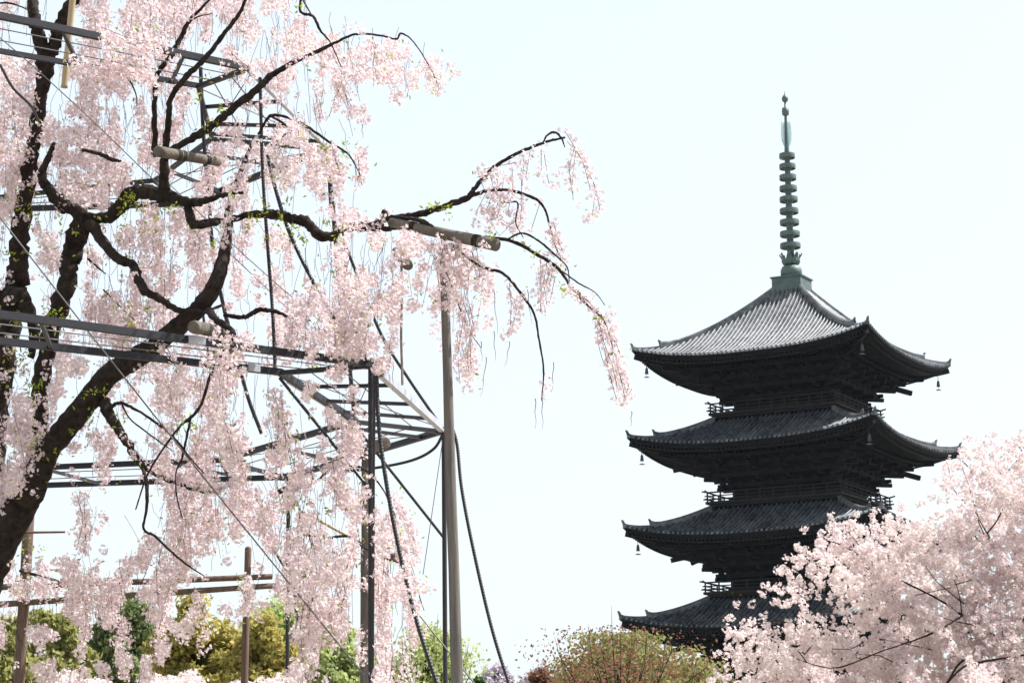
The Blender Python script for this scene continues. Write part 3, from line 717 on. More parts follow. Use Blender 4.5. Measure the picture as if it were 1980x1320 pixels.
LIMBS = [
 [(72, 960, 18.5, 26), (78, 860, 18.5, 28), (78, 760, 18.4, 31), (90, 680, 18.4, 34), (110, 605, 18.3, 37), (130, 540, 18.2, 37), (141, 480, 18.2, 38), (155, 440, 18.1, 42), (172, 420, 18.1, 30)],
 [(178, 440, 18.1, 26), (150, 410, 18.0, 28), (120, 395, 18.0, 26), (96, 368, 18.0, 22), (80, 340, 18.0, 18), (92, 308, 18.0, 13), (106, 275, 18.0, 8)],
 [(160, 428, 18.1, 28), (212, 418, 17.9, 24), (240, 390, 17.8, 29), (262, 372, 17.7, 29), (318, 378, 17.6, 27), (365, 391, 17.5, 19), (398, 388, 17.4, 14), (430, 378, 17.4, 10), (470, 372, 17.4, 6)],
 [(172, 432, 18.0, 24), (205, 475, 17.7, 21), (228, 500, 17.6, 20), (256, 512, 17.5, 18), (268, 540, 17.4, 18), (280, 562, 17.3, 17), (310, 578, 17.2, 15), (345, 600, 17.1, 13), (392, 603, 17.0, 9)],
 [(318, 385, 17.6, 24), (318, 345, 17.5, 20), (319, 305, 17.4, 18), (345, 283, 17.2, 15), (398, 252, 17.0, 17), (450, 210, 16.9, 17), (500, 170, 16.8, 15), (526, 145, 16.8, 13), (570, 120, 16.8, 10), (620, 97, 16.8, 8), (650, 82, 16.7, 6), (690, 66, 16.6, 5), (740, 70, 16.5, 4), (766, 76, 16.4, 4), (776, 65, 16.3, 4), (800, 82, 16.3, 3), (832, 132, 16.2, 2), (848, 168, 16.2, 1.4)],
 [(318, 300, 17.6, 16), (325, 240, 17.4, 14), (331, 190, 17.2, 12), (362, 147, 17.1, 13), (398, 112, 17.0, 11), (436, 62, 17.0, 10), (462, 28, 17.0, 8), (480, -10, 17.0, 6), (500, -40, 17.0, 4)],
 [(300, 300, 18.2, 14), (298, 200, 17.8, 11), (305, 142, 17.6, 11), (332, 108, 17.5, 11), (352, 68, 17.5, 10), (368, 38, 17.5, 8), (392, 14, 17.5, 6), (420, -20, 17.5, 4)],
 [(365, 42, 17.5, 5), (385, 32, 17.5, 3), (410, 27, 17.5, 2)],
 [(-60, 1120, 19.2, 70), (-25, 900, 19.2, 60), (0, 720, 19.2, 52), (22, 600, 19.1, 48), (34, 520, 19.0, 44), (40, 440, 18.9, 36), (52, 350, 18.8, 30), (66, 270, 18.7, 27), (78, 190, 18.6, 27), (88, 115, 18.5, 32), (80, 85, 18.4, 26), (68, 45, 18.3, 26), (63, 10, 18.3, 24), (58, -50, 18.3, 20)],
 [(90, 125, 18.5, 28), (110, 70, 18.4, 26), (128, 25, 18.3, 24), (150, -15, 18.3, 20), (170, -50, 18.3, 16)],
 [(-10, 575, 18.9, 34), (30, 572, 18.8, 36), (52, 595, 18.7, 28), (66, 640, 18.7, 22), (60, 690, 18.7, 14)],
 [(360, 392, 17.5, 14), (366, 408, 17.5, 18), (372, 432, 17.4, 17), (395, 435, 17.3, 13), (420, 430, 17.2, 13)],
 [(372, 434, 17.4, 13), (440, 425, 17.3, 14), (485, 415, 17.2, 15), (530, 416, 17.1, 20), (565, 422, 17.0, 20), (592, 430, 16.95, 21), (612, 452, 16.9, 20), (640, 458, 16.9, 20), (680, 440, 16.8, 18), (705, 438, 16.8, 21), (740, 442, 16.8, 13), (790, 440, 16.7, 9), (840, 445, 16.6, 5)],
 [(700, 440, 16.8, 12), (745, 425, 16.7, 9), (775, 418, 16.65, 11), (800, 417, 16.6, 14), (835, 407, 16.5, 13), (870, 395, 16.4, 12), (905, 381, 16.35, 12), (925, 355, 16.3, 9), (960, 320, 16.2, 8), (1010, 292, 16.1, 7), (1055, 275, 16.05, 6), (1093, 266, 16.0, 4)],
 [(900, 383, 16.35, 9), (940, 370, 16.3, 7), (985, 368, 16.2, 6), (1030, 382, 16.15, 6), (1052, 402, 16.1, 5), (1064, 440, 16.1, 4), (1072, 470, 16.1, 2.5), (1085, 500, 16.1, 1.5)],
 [(1050, 276, 16.05, 3), (1058, 262, 16.05, 4), (1072, 256, 16.0, 5), (1086, 268, 16.0, 4), (1092, 285, 16.0, 2)],
 [(738, 440, 16.8, 9), (742, 408, 16.75, 8), (752, 430, 16.7, 6), (756, 446, 16.7, 4)],
 [(755, 418, 16.6, 6), (800, 424, 16.5, 8), (826, 432, 16.45, 9), (845, 450, 16.4, 5), (866, 470, 16.4, 3), (890, 488, 16.3, 2)],
 [(820, 430, 16.5, 6), (870, 452, 16.4, 5), (925, 458, 16.3, 6), (985, 465, 16.2, 7), (1040, 493, 16.1, 7), (1080, 520, 16.0, 7), (1105, 556, 15.95, 5), (1130, 585, 15.9, 4), (1168, 620, 15.8, 3), (1190, 690, 15.8, 2), (1214, 765, 15.8, 1.4)],
 [(980, 463, 16.2, 4), (1008, 451, 16.1, 4), (1036, 462, 16.1, 4), (1068, 488, 16.05, 4), (1096, 516, 16.0, 3), (1101, 545, 16.0, 2)],
 [(1083, 522, 16.0, 3), (1120, 548, 15.95, 3), (1150, 565, 15.9, 2), (1170, 590, 15.9, 1.6)],
 [(1100, 548, 15.95, 2.5), (1130, 575, 15.9, 2.2), (1160, 605, 15.9, 1.6), (1172, 625, 15.9, 1.2)],
 [(978, 392, 16.2, 3), (1001, 393, 16.2, 3.5), (997, 430, 16.2, 2.5), (1012, 460, 16.2, 1.8)],
 [(870, 470, 16.4, 3), (927, 514, 16.3, 6), (972, 528, 16.25, 6), (1003, 562, 16.2, 6), (1032, 605, 16.15, 5), (1042, 655, 16.1, 4.5), (1051, 715, 16.1, 4), (1047, 775, 16.1, 2)],
 [(886, 588, 16.3, 2.4), (908, 640, 16.3, 2.2), (930, 672, 16.3, 1.5)],
 [(500, 260, 17.0, 5), (512, 238, 16.9, 6), (524, 224, 16.8, 7), (552, 226, 16.7, 6), (595, 246, 16.6, 6), (640, 277, 16.5, 5), (672, 297, 16.4, 4), (692, 330, 16.4, 2), (700, 358, 16.4, 1.4)],
 [(526, 226, 16.8, 4), (550, 240, 16.8, 5), (566, 256, 16.7, 4)], [(546, 266, 16.7, 4), (556, 257, 16.7, 5), (580, 254, 16.7, 3)],
 [(435, 610, 17.2, 8), (475, 612, 17.0, 9), (500, 599, 16.9, 10), (528, 601, 16.9, 9), (560, 612, 16.9, 5), (600, 620, 17, 3)],
 [(640, 625, 17.6, 6), (668, 638, 17.5, 8), (698, 645, 17.4, 8), (705, 668, 17.4, 5), (708, 690, 17.4, 3)],
 [(405, 600, 16.9, 16), (415, 615, 16.5, 14), (440, 632, 16.3, 13), (450, 650, 16.2, 12), (430, 685, 16.2, 7), (408, 722, 16.2, 6), (390, 780, 16.2, 6), (366, 810, 16.2, 7), (350, 822, 16.2, 5), (312, 872, 16.3, 4), (284, 920, 16.3, 4), (262, 985, 16.3, 2.5)],
 [(368, 808, 16.2, 6), (360, 850, 16.2, 5), (352, 885, 16.2, 5), (340, 915, 16.2, 3), (342, 960, 16.2, 3), (352, 1000, 16.2, 3)],
 [(200, 775, 17.8, 26), (222, 820, 17.7, 20), (248, 858, 17.6, 17), (265, 888, 17.6, 14), (290, 908, 17.5, 12), (330, 928, 17.5, 12), (380, 944, 17.4, 13), (415, 948, 17.3, 9), (445, 938, 17.3, 4)],
 [(205, 795, 17.8, 9), (228, 779, 17.5, 7), (252, 786, 17.3, 6), (295, 812, 17.2, 5), (335, 845, 17.1, 5), (372, 890, 17.1, 3), (400, 920, 17.1, 2)],
 [(236, 782, 17.4, 4), (252, 810, 17.3, 3), (290, 840, 17.2, 3), (335, 872, 17.2, 2)],
 [(268, 892, 17.6, 7), (282, 925, 17.4, 8), (284, 975, 17.2, 6), (278, 1022, 17.1, 5), (300, 1036, 17.0, 5), (330, 1065, 17.0, 4), (362, 1092, 17.0, 4), (395, 1113, 17.0, 2)],
 [(585, 1033, 18.2, 4), (630, 1039, 18.2, 5), (672, 1036, 18.2, 5), (700, 1050, 18.2, 3)],
 [(38, 1103, 20.5, 5), (75, 1113, 20.5, 6), (126, 1126, 20.5, 3)], [(68, 1112, 20.5, 3), (88, 1104, 20.5, 3), (110, 1101, 20.5, 3), (132, 1118, 20.5, 1.5)],
 [(590, -40, 16.8, 5), (580, 20, 16.8, 6), (605, 32, 16.7, 6), (620, 60, 16.7, 5), (640, 85, 16.7, 3), (660, 130, 16.7, 2)],
 [(585, 0, 16.8, 3), (598, 22, 16.8, 3), (612, 45, 16.8, 2)],
 [(220, 140, 17.2, 4), (245, 148, 17.0, 5), (262, 180, 16.9, 3), (265, 205, 16.9, 2)],
 [(-20, 8, 17, 4), (15, 6, 17, 4), (42, 14, 17, 3), (58, 22, 17, 2)],
 [(160, 290, 17.3, 7), (190, 297, 17.2, 8), (215, 308, 17.2, 9), (235, 312, 17.2, 4)],
 [(200, 560, 18.2, 3), (240, 600, 18.1, 3), (262, 620, 18.1, 2)], [(170, 500, 18.3, 5), (188, 516, 18.3, 4), (205, 530, 18.3, 2)],
 [(430, 590, 17.3, 6), (385, 610, 17.0, 5), (350, 650, 16.9, 4), (318, 648, 16.9, 9), (300, 660, 16.9, 12)],
 [(690, 1050, 18.2, 4), (735, 1075, 18.4, 4), (790, 1100, 18.6, 3), (820, 1180, 18.6, 1.5)],
 [(540, 950, 17.6, 10), (570, 935, 17.5, 8), (610, 930, 17.5, 6), (650, 900, 17.5, 5), (700, 905, 17.6, 5), (740, 945, 17.7, 3), (770, 1010, 17.7, 2)],
]
for i, L in enumerate(LIMBS): limb('limb' if L[0][3] > 6 else 'branch', L, wc)

# ------------------------------------------------------------------ weeping cherry: hanging blossom
DENS = '''
44437499988888510000000000
44337288763568735721000000
45336488634515878987510000
76357887522545438888740000
88337864631454226426230000
87668776533412346201000000
78998878744455520000000000
99998658636566663300000000
88753676346644256400000000
84463465235530035100000000
53531135555643335330000000
32512567554634345667653000
31515556264424346657677400
22516767443622246666676400
23526777411624546545456300
33337787634457777642135200
42346777765647788761025100
44463446667745445340004000
65421335777522234200003000
66411445667425322100000000
77413426477465233100000000
88334335457556444310000000
87334324567667666300000000
75113212668778877320000000
42014113568888876444000000
11024025667577866454000000
11113167645226777455000000
45665466533123667355000000
87777776321233656354300000
65566666222231455254300000
54455556222101534252000000
43344554211101521262000000
32344443111000631163000000
'''.split()
W_ = max(len(r) for r in DENS)
DG = np.array([[int(c) for c in r.ljust(W_, '0')] for r in DENS], float)/9.0
# the column of one row covers two more cells on the left half: rows are 40 px cells starting at x = 0
def dens(x, y):
    gx, gy = np.clip(x/40-0.5, -0.49, W_-1.01), np.clip(y/40-0.5, 0, len(DENS)-1.01)
    gx = np.clip(gx, 0, None)
    i, j = gx.astype(int), gy.astype(int); fx, fy = gx-i, gy-j
    fx, fy = np.clip(fx*1.8-0.4, 0, 1), np.clip(fy*1.8-0.4, 0, 1)
    return (DG[j, i]*(1-fx)*(1-fy)+DG[j, i+1]*fx*(1-fy)+DG[j+1, i]*(1-fx)*fy+DG[j+1, i+1]*fx*fy)
def vnoise(seed):                               # smooth value noise on a lattice, 0..1
    G = np.random.default_rng(seed).uniform(size=(64, 64))
    def f(x, y):
        i, j = np.floor(x).astype(int), np.floor(y).astype(int); u, v = x-i, y-j
        u, v = u*u*(3-2*u), v*v*(3-2*v); i0, j0, i1, j1 = i % 64, j % 64, (i+1) % 64, (j+1) % 64
        return G[i0, j0]*(1-u)*(1-v)+G[i1, j0]*u*(1-v)+G[i0, j1]*(1-u)*v+G[i1, j1]*u*v
    return f
N1, N2, N3, N4 = vnoise(1), vnoise(2), vnoise(3), vnoise(4)
def cdens(x, y):                                # density broken into tufts and hanging tails
    n = 0.6*N1(x/20, y/42)+0.4*N2(x/10, y/18)
    n = np.clip((n-0.5)*1.75+0.5, 0, 1)
    d = dens(x, y)
    return np.clip((n-(1-0.82*d))/0.22+0.5, 0, 1)*np.clip(d*6-0.3, 0, 1)
# limbs and posts that stay clear of blossom on their near side
MASK = np.zeros((460, 560), np.float32)
def stamp(x, y, Y, w_):
    r = w_/2+3; i0, i1, j0, j1 = [int((q+120)/4) for q in (x-r, x+r, y-r, y+r)]
    for i in range(max(i0, 0), min(i1+1, 460)):
        for j in range(max(j0, 0), min(j1+1, 560)):
            if (i*4-120-x)**2+(j*4-120-y)**2 < r*r+12: MASK[i, j] = max(MASK[i, j], Y)
for L in LIMBS+[[(430, 690, 17.3, 1)]]+[[(-95, 1290, 18.7, 104), (-55, 1170, 18.6, 86), (5, 1040, 18.4, 60), (68, 930, 18.2, 44), (93, 870, 18.1, 40), (150, 800, 17.9, 40), (215, 722, 17.7, 40), (280, 682, 17.5, 36), (335, 638, 17.3, 34), (388, 592, 17.2, 32), (418, 545, 17.2, 34), (434, 490, 17.3, 28)],
          [(718, 700, 17.0, 18), (717, 1000, 17, 18), (716, 1330, 17.0, 18)], [(707, 885, 18.6, 22), (706, 1330, 18.6, 22)], [(862, 620, 16.5, 18), (884, 1325, 16.5, 24)], [(545, 1130, 22, 8), (545, 1330, 22, 8)],
          [(305, 293, 17, 26), (422, 313, 17, 22)], [(374, 632, 16.5, 30), (444, 645, 16.5, 26)], [(757, 430, 16.5, 24), (961, 474, 16.2, 26)], [(480, 1060, 22, 12), (472, 1330, 22, 14)], [(55, 1180, 21.5, 18), (36, 1330, 21.5, 20)]]:
    if L[0][3] < 5 or len(L) < 2: continue
    C_ = catmull(L, 10)
    for c in C_:
        if c[3] > 11: stamp(*c)
def clear(C):
    x, y = P2(C); i, j = np.clip(((x+122)/4).astype(int), 0, 459), np.clip(((y+122)/4).astype(int), 0, 559)
    return C[~((MASK[i, j]+0.25 > C[:, 1]) & (MASK[i, j] > 0) & (rng.uniform(size=len(C)) < 0.8))]
def base_depth(x, y):
    d = np.where(x > 560, 17.2, 18.7)
    return np.where((y > 1080) & (x < 330), 19.6, d)
def thin(C, fn, area, x0, x1, y0, y1, cell=20.0):
    # keep just so many clusters that each patch of the crown is as full as the density map says
    x, y = P2(C); nx, ny = int((x1-x0)/cell), int((y1-y0)/cell)
    Hh, _, _ = np.histogram2d(x, y, bins=[nx, ny], range=[[x0, x1], [y0, y1]])
    Hp = np.pad(Hh, 1, mode='edge'); Hs = sum(Hp[i:i+nx, j:j+ny] for i in range(3) for j in range(3))/9
    i, j = np.clip(((x-x0)/cell).astype(int), 0, nx-1), np.clip(((y-y0)/cell).astype(int), 0, ny-1)
    need = -np.log(1-0.94*np.clip(fn(x, y), 0, 1))*cell*cell/area
    return C[rng.uniform(size=len(C)) < need/np.maximum(Hs[i, j], 0.5)]
D0m = lambda x, y: float(dens(np.array([x]), np.array([y]))[0])
CL = []; TW = []; LF = []                        # blossom cluster centres, twig lines, leaf places
ns = 22000
X0 = rng.uniform(-60, 960, ns); Y0 = rng.uniform(-130, 1330, ns)
D0 = dens(X0, Y0)
keep = rng.uniform(size=ns) < np.clip(D0*1.5, 0, 1)**0.5
for x, y in zip(X0[keep], Y0[keep]):
    Yd = float(np.clip(base_depth(x, y)+3.4*(0.6*N3(np.array(x/60), np.array(y/75))+0.4*N4(np.array(x/26), np.array(y/34))-0.5)+rng.normal(0, 0.45), 15.6, 22.5))
    if x > 560: Yd = float(np.clip(Yd, 15.6, 19.0))
    P = np.array(U(x, y, Yd)); Lm = rng.uniform(0.15, 0.55); n = int(Lm/0.05)
    sway = rng.normal(0, 0.06, 2)
    k = np.arange(n)/max(n-1, 1)
    L = np.stack([P[0]+sway[0]*k+0.012*np.sin(k*9+x), P[1]+sway[1]*k, P[2]-Lm*k], 1)
    qx, qy = P2(L); dd = dens(qx, qy)
    ok = rng.uniform(size=n) < np.clip(dd*1.6, 0, 1)
    if ok.sum(): CL.append(L[ok])
    if ok.mean() > 0.3 and dd[-1] > 0.3 and rng.uniform() < 0.22*D0m(x, y): TW.append((L[::3] if n > 6 else L, 0.0017))
n_field = len(CL)
# individually traced strands of the long right branch and the tufts in front of the rails
STR = [
 ([(1098, 268), (1122, 305), (1138, 345), (1152, 378), (1128, 415)], 16.0, 18, 1.0), ([(1118, 290), (1108, 330), (1112, 370), (1120, 412)], 16.0, 12, 0.5),
 ([(1056, 290), (1052, 320), (1058, 350)], 16.05, 12, 0.7), ([(1016, 300), (1012, 330), (1020, 360)], 16.1, 10, 0.5), ([(1070, 330), (1065, 365)], 16.1, 8, 0.3),
 ([(930, 335), (975, 325), (1012, 315)], 16.2, 16, 0.8), ([(955, 335), (965, 380), (950, 420), (945, 450)], 16.3, 22, 1.2), ([(985, 330), (985, 375), (980, 420), (985, 445)], 16.2, 22, 1.2),
 ([(940, 400), (965, 430), (990, 440), (1010, 400)], 16.3, 16, 0.9), ([(1040, 385), (1035, 420), (1025, 440)], 16.2, 12, 0.4),
 ([(1068, 440), (1080, 470), (1092, 505), (1085, 525)], 16.1, 14, 0.9), ([(1075, 470), (1070, 490)], 16.1, 10, 0.6),
 ([(1045, 500), (1042, 540), (1035, 575), (1045, 600)], 16.1, 20, 1.0), ([(1070, 520), (1062, 560), (1048, 590)], 16.0, 18, 0.9), ([(1020, 485), (1035, 510)], 16.1, 14, 0.6),
 ([(1100, 560), (1125, 585), (1150, 605), (1175, 635)], 15.9, 18, 0.9), ([(1170, 620), (1185, 665), (1192, 710), (1205, 750), (1222, 795)], 15.8, 16, 1.2), ([(1160, 640), (1168, 690), (1175, 710)], 15.9, 12, 0.7),
 ([(1178, 640), (1198, 690), (1208, 735)], 15.8, 14, 0.9), ([(1185, 720), (1195, 760), (1200, 782)], 15.8, 12, 0.6),
 ([(985, 545), (1000, 590), (998, 630), (985, 665)], 16.2, 13, 0.8), ([(1015, 580), (1000, 620)], 16.2, 10, 0.4), ([(1002, 560), (1010, 590)], 16.2, 12, 0.5),
 ([(895, 590), (905, 640), (895, 690), (905, 765)], 16.4, 17, 1.0), ([(880, 640), (890, 680), (885, 720)], 16.4, 14, 0.7), ([(915, 640), (912, 690)], 16.4, 10, 0.5),
 ([(1050, 710), (1068, 745)], 16.1, 9, 0.4), ([(1052, 740), (1048, 775)], 16.1, 7, 0.2),
 ([(880, 470), (895, 520), (905, 560)], 16.3, 22, 1.3), ([(910, 480), (925, 520), (920, 560)], 16.3, 20, 1.0), ([(845, 480), (860, 540), (875, 600)], 16.2, 20, 1.3), ([(850, 520), (862, 580)], 16.1, 18, 0.8),
 ([(870, 610), (880, 580)], 16.2, 14, 0.8), ([(940, 470), (935, 500)], 16.2, 12, 0.5), ([(800, 455), (830, 470), (860, 480)], 16.3, 18, 1.3), ([(690, 430), (730, 425), (775, 400)], 16.6, 8, 0.5),
 # tufts in front of the rails
 ([(205, 70), (240, 85), (280, 90), (330, 98)], 15.2, 22, 1.6), ([(150, 120), (190, 135), (240, 140), (300, 150)], 15.4, 24, 1.8), ([(215, 60), (225, 110), (215, 150)], 15.3, 24, 1.5), ([(270, 70), (280, 120), (290, 160)], 15.4, 22, 1.4),
 ([(450, 110), (480, 120), (470, 160)], 16.2, 14, 0.9), ([(425, 660), (455, 672), (490, 672)], 15.9, 16, 1.4), ([(405, 705), (440, 712), (470, 715)], 15.9, 15, 1.2), ([(430, 690), (425, 750), (430, 800)], 15.9, 22, 1.8), ([(410, 790), (425, 850), (440, 900)], 16.2, 24, 1.6),
 ([(528, 760), (540, 800), (545, 850), (535, 890)], 16.6, 12, 1.2), ([(560, 860), (580, 890), (565, 930)], 16.8, 18, 1.0), ([(310, 660), (340, 700), (335, 740)], 16.3, 16, 0.6),
 ([(430, 475), (440, 430), (448, 385)], 16.6, 15, 1.2), ([(455, 355), (472, 310), (488, 272)], 16.6, 16, 1.2),
 ([(300, 900), (350, 925), (420, 945), (470, 930)], 16.8, 13, 1.2), ([(240, 840), (265, 880), (290, 905)], 17.0, 12, 0.5),
 # column hanging against the right-hand prop and strands round it
 ([(735, 1090), (740, 1150), (735, 1210), (740, 1290), (745, 1330)], 19.9, 16, 2.6), ([(755, 1000), (775, 1050), (790, 1100), (800, 1180), (805, 1240)], 18.6, 20, 2.2), ([(760, 960), (790, 1020), (805, 1080)], 18.6, 22, 1.6),
 ([(600, 1060), (590, 1150), (600, 1240), (590, 1330)], 18.0, 20, 2.4), ([(650, 1060), (655, 1140), (640, 1200), (650, 1270)], 18.0, 18, 1.4), ([(615, 1180), (620, 1250)], 17.8, 16, 1.2), ([(745, 1280), (760, 1320)], 19, 18, 1.0), ([(785, 1240), (795, 1320)], 19, 16, 1.0),
 ([(480, 1120), (478, 1150), (475, 1190)], 21.6, 16, 1.2), ([(380, 1150), (392, 1210), (400, 1260)], 20.0, 14, 0.9), ([(300, 1100), (310, 1180), (300, 1260)], 19.6, 24, 1.8), ([(160, 960), (170, 1010), (165, 1060)], 17.5, 15, 0.9),
 ([(840, 140), (842, 165), (838, 178)], 16.2, 10, 0.5), ([(655, 150), (670, 190), (680, 212)], 16.7, 13, 1.0), ([(612, 175), (616, 205), (615, 230)], 16.7, 8, 0.7), ([(760, 150), (765, 180), (762, 195)], 16.4, 11, 0.8),
 ([(690, 300), (697, 335), (695, 358)], 16.4, 13, 0.9), ([(640, 290), (655, 340), (650, 380)], 16.5, 16, 1.4), ([(655, 400), (660, 425)], 16.6, 18, 1.0), ([(535, 270), (545, 320), (535, 350)], 16.8, 14, 1.2),
]
for pts, Yd, wd, dn in STR:
    C = np.array(catmull([U(x, y, Yd) for x, y in pts], 8))
    seg = np.linalg.norm(np.diff(C, axis=0), axis=1); L = np.concatenate([[0], np.cumsum(seg)])
    nstr = max(1, int(round(dn*3.0)))
    for q in range(nstr):
        off = np.array([rng.normal(0, wd*Yd/F_PX*0.42), rng.normal(0, 0.10), 0])
        n = max(3, int(L[-1]/0.055)); s = np.linspace(0, L[-1]*rng.uniform(0.8, 1.05), n)
        Pq = np.stack([np.interp(s, L, C[:, i]) for i in range(3)], 1)+off+rng.normal(0, 0.012, (n, 3))
        ok = rng.uniform(size=n) < min(1.0, 0.45+0.35*dn)
        CL.append(Pq[ok])
        if q < 3: TW.append((Pq[::3], 0.0024))
n_free = sum(len(c) for c in CL[:n_field]); CL = np.concatenate(CL)
CL = np.concatenate([thin(clear(CL[:n_free]), cdens, 92.0, -60, 980, -130, 1340), CL[n_free:]])
def blossoms(C, per, rad, size, jit=0.2):
    nC = len(C); k = rng.integers(per[0], per[1]+1, nC); idx = np.repeat(np.arange(nC), k)
    d = rng.normal(size=(len(idx), 3)); d /= np.linalg.norm(d, axis=1)[:, None]
    rr = rad*rng.uniform(0.35, 1.0, len(idx))
    c = C[idx]+d*rr[:, None]
    return scatter(c, rot_to(d+rng.normal(0, 0.45, d.shape)), size*rng.uniform(1-jit, 1+jit, len(idx)), FL_V, FL_F)
V, Fq = blossoms(CL, (7, 11), 0.048, 0.028)
print('weeping blossom clusters', len(CL), 'petals', len(Fq))
link('blossom_crown', np_mesh('blossom_crown', V, Fq), M['petal'], wc, True)
tw = MB()
for L, r in TW: tw.tube(L, r, 3, False)
tw.build('hanging_twig', M['twig'], wc, world=True)['kind'] = 'stuff'
# loose bare twigs at the branch ends
for (x, y, l, Yd) in ((940, 690, 80, 16.3), (955, 640, 60, 16.3), (985, 660, 50, 16.2), (1048, 770, 60, 16.1), (1221, 795, 30, 15.8), (700, 240, 30, 16.6), (848, 170, 20, 16.2), (930, 660, 40, 16.3), (1155, 600, 60, 15.9), (1035, 770, 60, 16.1), (1070, 700, 60, 16.1), (1020, 560, 70, 16.2), (955, 560, 90, 16.3), (760, 700, 60, 17), (560, 440, 120, 17.1), (640, 470, 220, 17.1), (590, 480, 160, 17.2), (665, 460, 250, 17.2), (330, 480, 160, 17.9), (318, 540, 120, 17.9)):
    p = np.array(U(x, y, Yd)); n = 8; h = l*Yd/F_PX; a = rng.normal(0, 0.02)
    bt = MB(); bt.tube([(p[0]+a*(i/n)**1.3+0.004*math.sin(i*1.3), p[1], p[2]-h*i/n) for i in range(n+1)], [0.0030*(1-0.7*i/n) for i in range(n+1)], 4, False); bt.build('bare_twig', M['twig'], wc, world=True)
# young leaves
LP = []
for (x, y, Yd, s, n) in ((45, 390, 18.5, 25, 60), (60, 410, 18.4, 22, 60), (130, 440, 17.9, 14, 40), (210, 440, 17.8, 25, 40), (255, 390, 17.5, 22, 60), (240, 410, 17.6, 18, 40), (270, 430, 17.5, 40, 50), (230, 480, 17.5, 30, 30), (95, 610, 18.0, 20, 60), (20, 620, 18.4, 25, 60), (30, 680, 18.2, 30, 70), (30, 700, 18.2, 30, 70), (50, 740, 18.3, 25, 50), (75, 745, 18.0, 12, 30), (15, 500, 18.5, 20, 60), (170, 760, 17.5, 15, 30), (180, 795, 17.5, 18, 40), (230, 805, 17.3, 18, 30), (520, 410, 16.8, 30, 90), (545, 415, 16.8, 20, 60), (580, 440, 16.7, 22, 70), (490, 420, 17.0, 15, 40), (630, 440, 16.7, 14, 30), (665, 448, 16.6, 20, 50), (855, 400, 16.3, 12, 40), (820, 405, 16.3, 15, 20), (365, 820, 16.1, 14, 40), (330, 840, 16.2, 22, 20), (60, 1060, 21.2, 25, 40), (75, 1055, 21.2, 25, 30), (45, 1125, 20, 20, 40), (475, 1125, 21.4, 14, 30), (430, 690, 16.1, 22, 40), (425, 465, 17.0, 14, 30), (400, 240, 16.9, 14, 40), (430, 225, 16.9, 12, 30), (580, 15, 16.7, 8, 20), (665, 290, 16.4, 12, 30), (625, 285, 16.5, 8, 40), (690, 310, 16.4, 10, 20), (580, 265, 16.6, 8, 15), (240, 105, 17, 12, 20), (380, 170, 17, 20, 30), (580, 870, 17, 30, 40), (560, 960, 17, 40, 40), (640, 960, 17, 40, 30), (480, 870, 17, 30, 30), (1035, 490, 16.0, 12, 15), (1080, 525, 15.9, 10, 25), (1100, 550, 15.9, 12, 25), (1160, 600, 15.8, 12, 15), (950, 458, 16.1, 6, 15), (300, 640, 17, 60, 50), (250, 600, 17.5, 60, 60), (100, 640, 18, 40, 50), (330, 430, 17.6, 30, 40), (110, 855, 17.8, 25, 30), (60, 860, 17.8, 20, 40)):
    for _ in range(max(2, n//9)):                # leaves come in small tufts
        tx, ty, tY = x+random.gauss(0, s*0.8), y+random.gauss(0, s*0.8), Yd+random.gauss(0, 0.25)
        for _ in range(random.randint(5, 9)): LP.append(U(tx+random.gauss(0, 4.5), ty+random.gauss(0, 4.5), tY+random.gauss(0, 0.02)))
LP = np.array(LP)
pick = rng.choice(len(CL), min(5200, len(CL)//2), replace=False)
LP = np.concatenate([LP, CL[pick]+rng.normal(0, 0.05, (len(pick), 3))])
V, Fq = scatter(LP, rand_rot(len(LP)), rng.uniform(0.024, 0.048, len(LP)), LEAF_V, LEAF_F)
link('young_foliage', np_mesh('young_foliage', V, Fq), M['young_leaf'], wc, True)

# ------------------------------------------------------------------ cherry tree in full bloom at lower right
sy_base = Vector((4.9, 22.0, 0))
sy = thing('blossoming_cherry', 'spreading cherry tree in dense white-pink bloom in front of the pagoda', 'cherry tree', sy_base)
SYD = ['0000000000000003', '0000000000004568', '0000000000058889', '0000000000058899', '0000000122257999', '0000047877899999', '0000589999999999', '0003668999999999', '0005738999999999', '0122634899999999', '0575788789999999', '3788999999999999', '2689999999999999']
SG = np.array([[int(c) for c in r] for r in SYD], float)/9
def sdens(x, y):
    gx, gy = np.clip((x-1360)/40-0.5, 0, 14.99), np.clip((y-800)/40-0.5, 0, 11.99)
    i, j = gx.astype(int), gy.astype(int); fx, fy = gx-i, gy-j
    d = SG[j, i]*(1-fx)*(1-fy)+SG[j, i+1]*fx*(1-fy)+SG[j+1, i]*(1-fx)*fy+SG[j+1, i+1]*fx*fy
    return np.where((x < 1350) | (y < 800), 0, d)
limb('trunk', [(2000, 2035, 22.0, 140), (1995, 1800, 22.0, 110), (2010, 1560, 22.0, 95), (2040, 1400, 22.0, 80), (2030, 1280, 22.1, 60), (1990, 1150, 22.3, 36), (1968, 1080, 22.5, 16), (1960, 1040, 22.6, 6)], sy, rough=0.06, n=14)
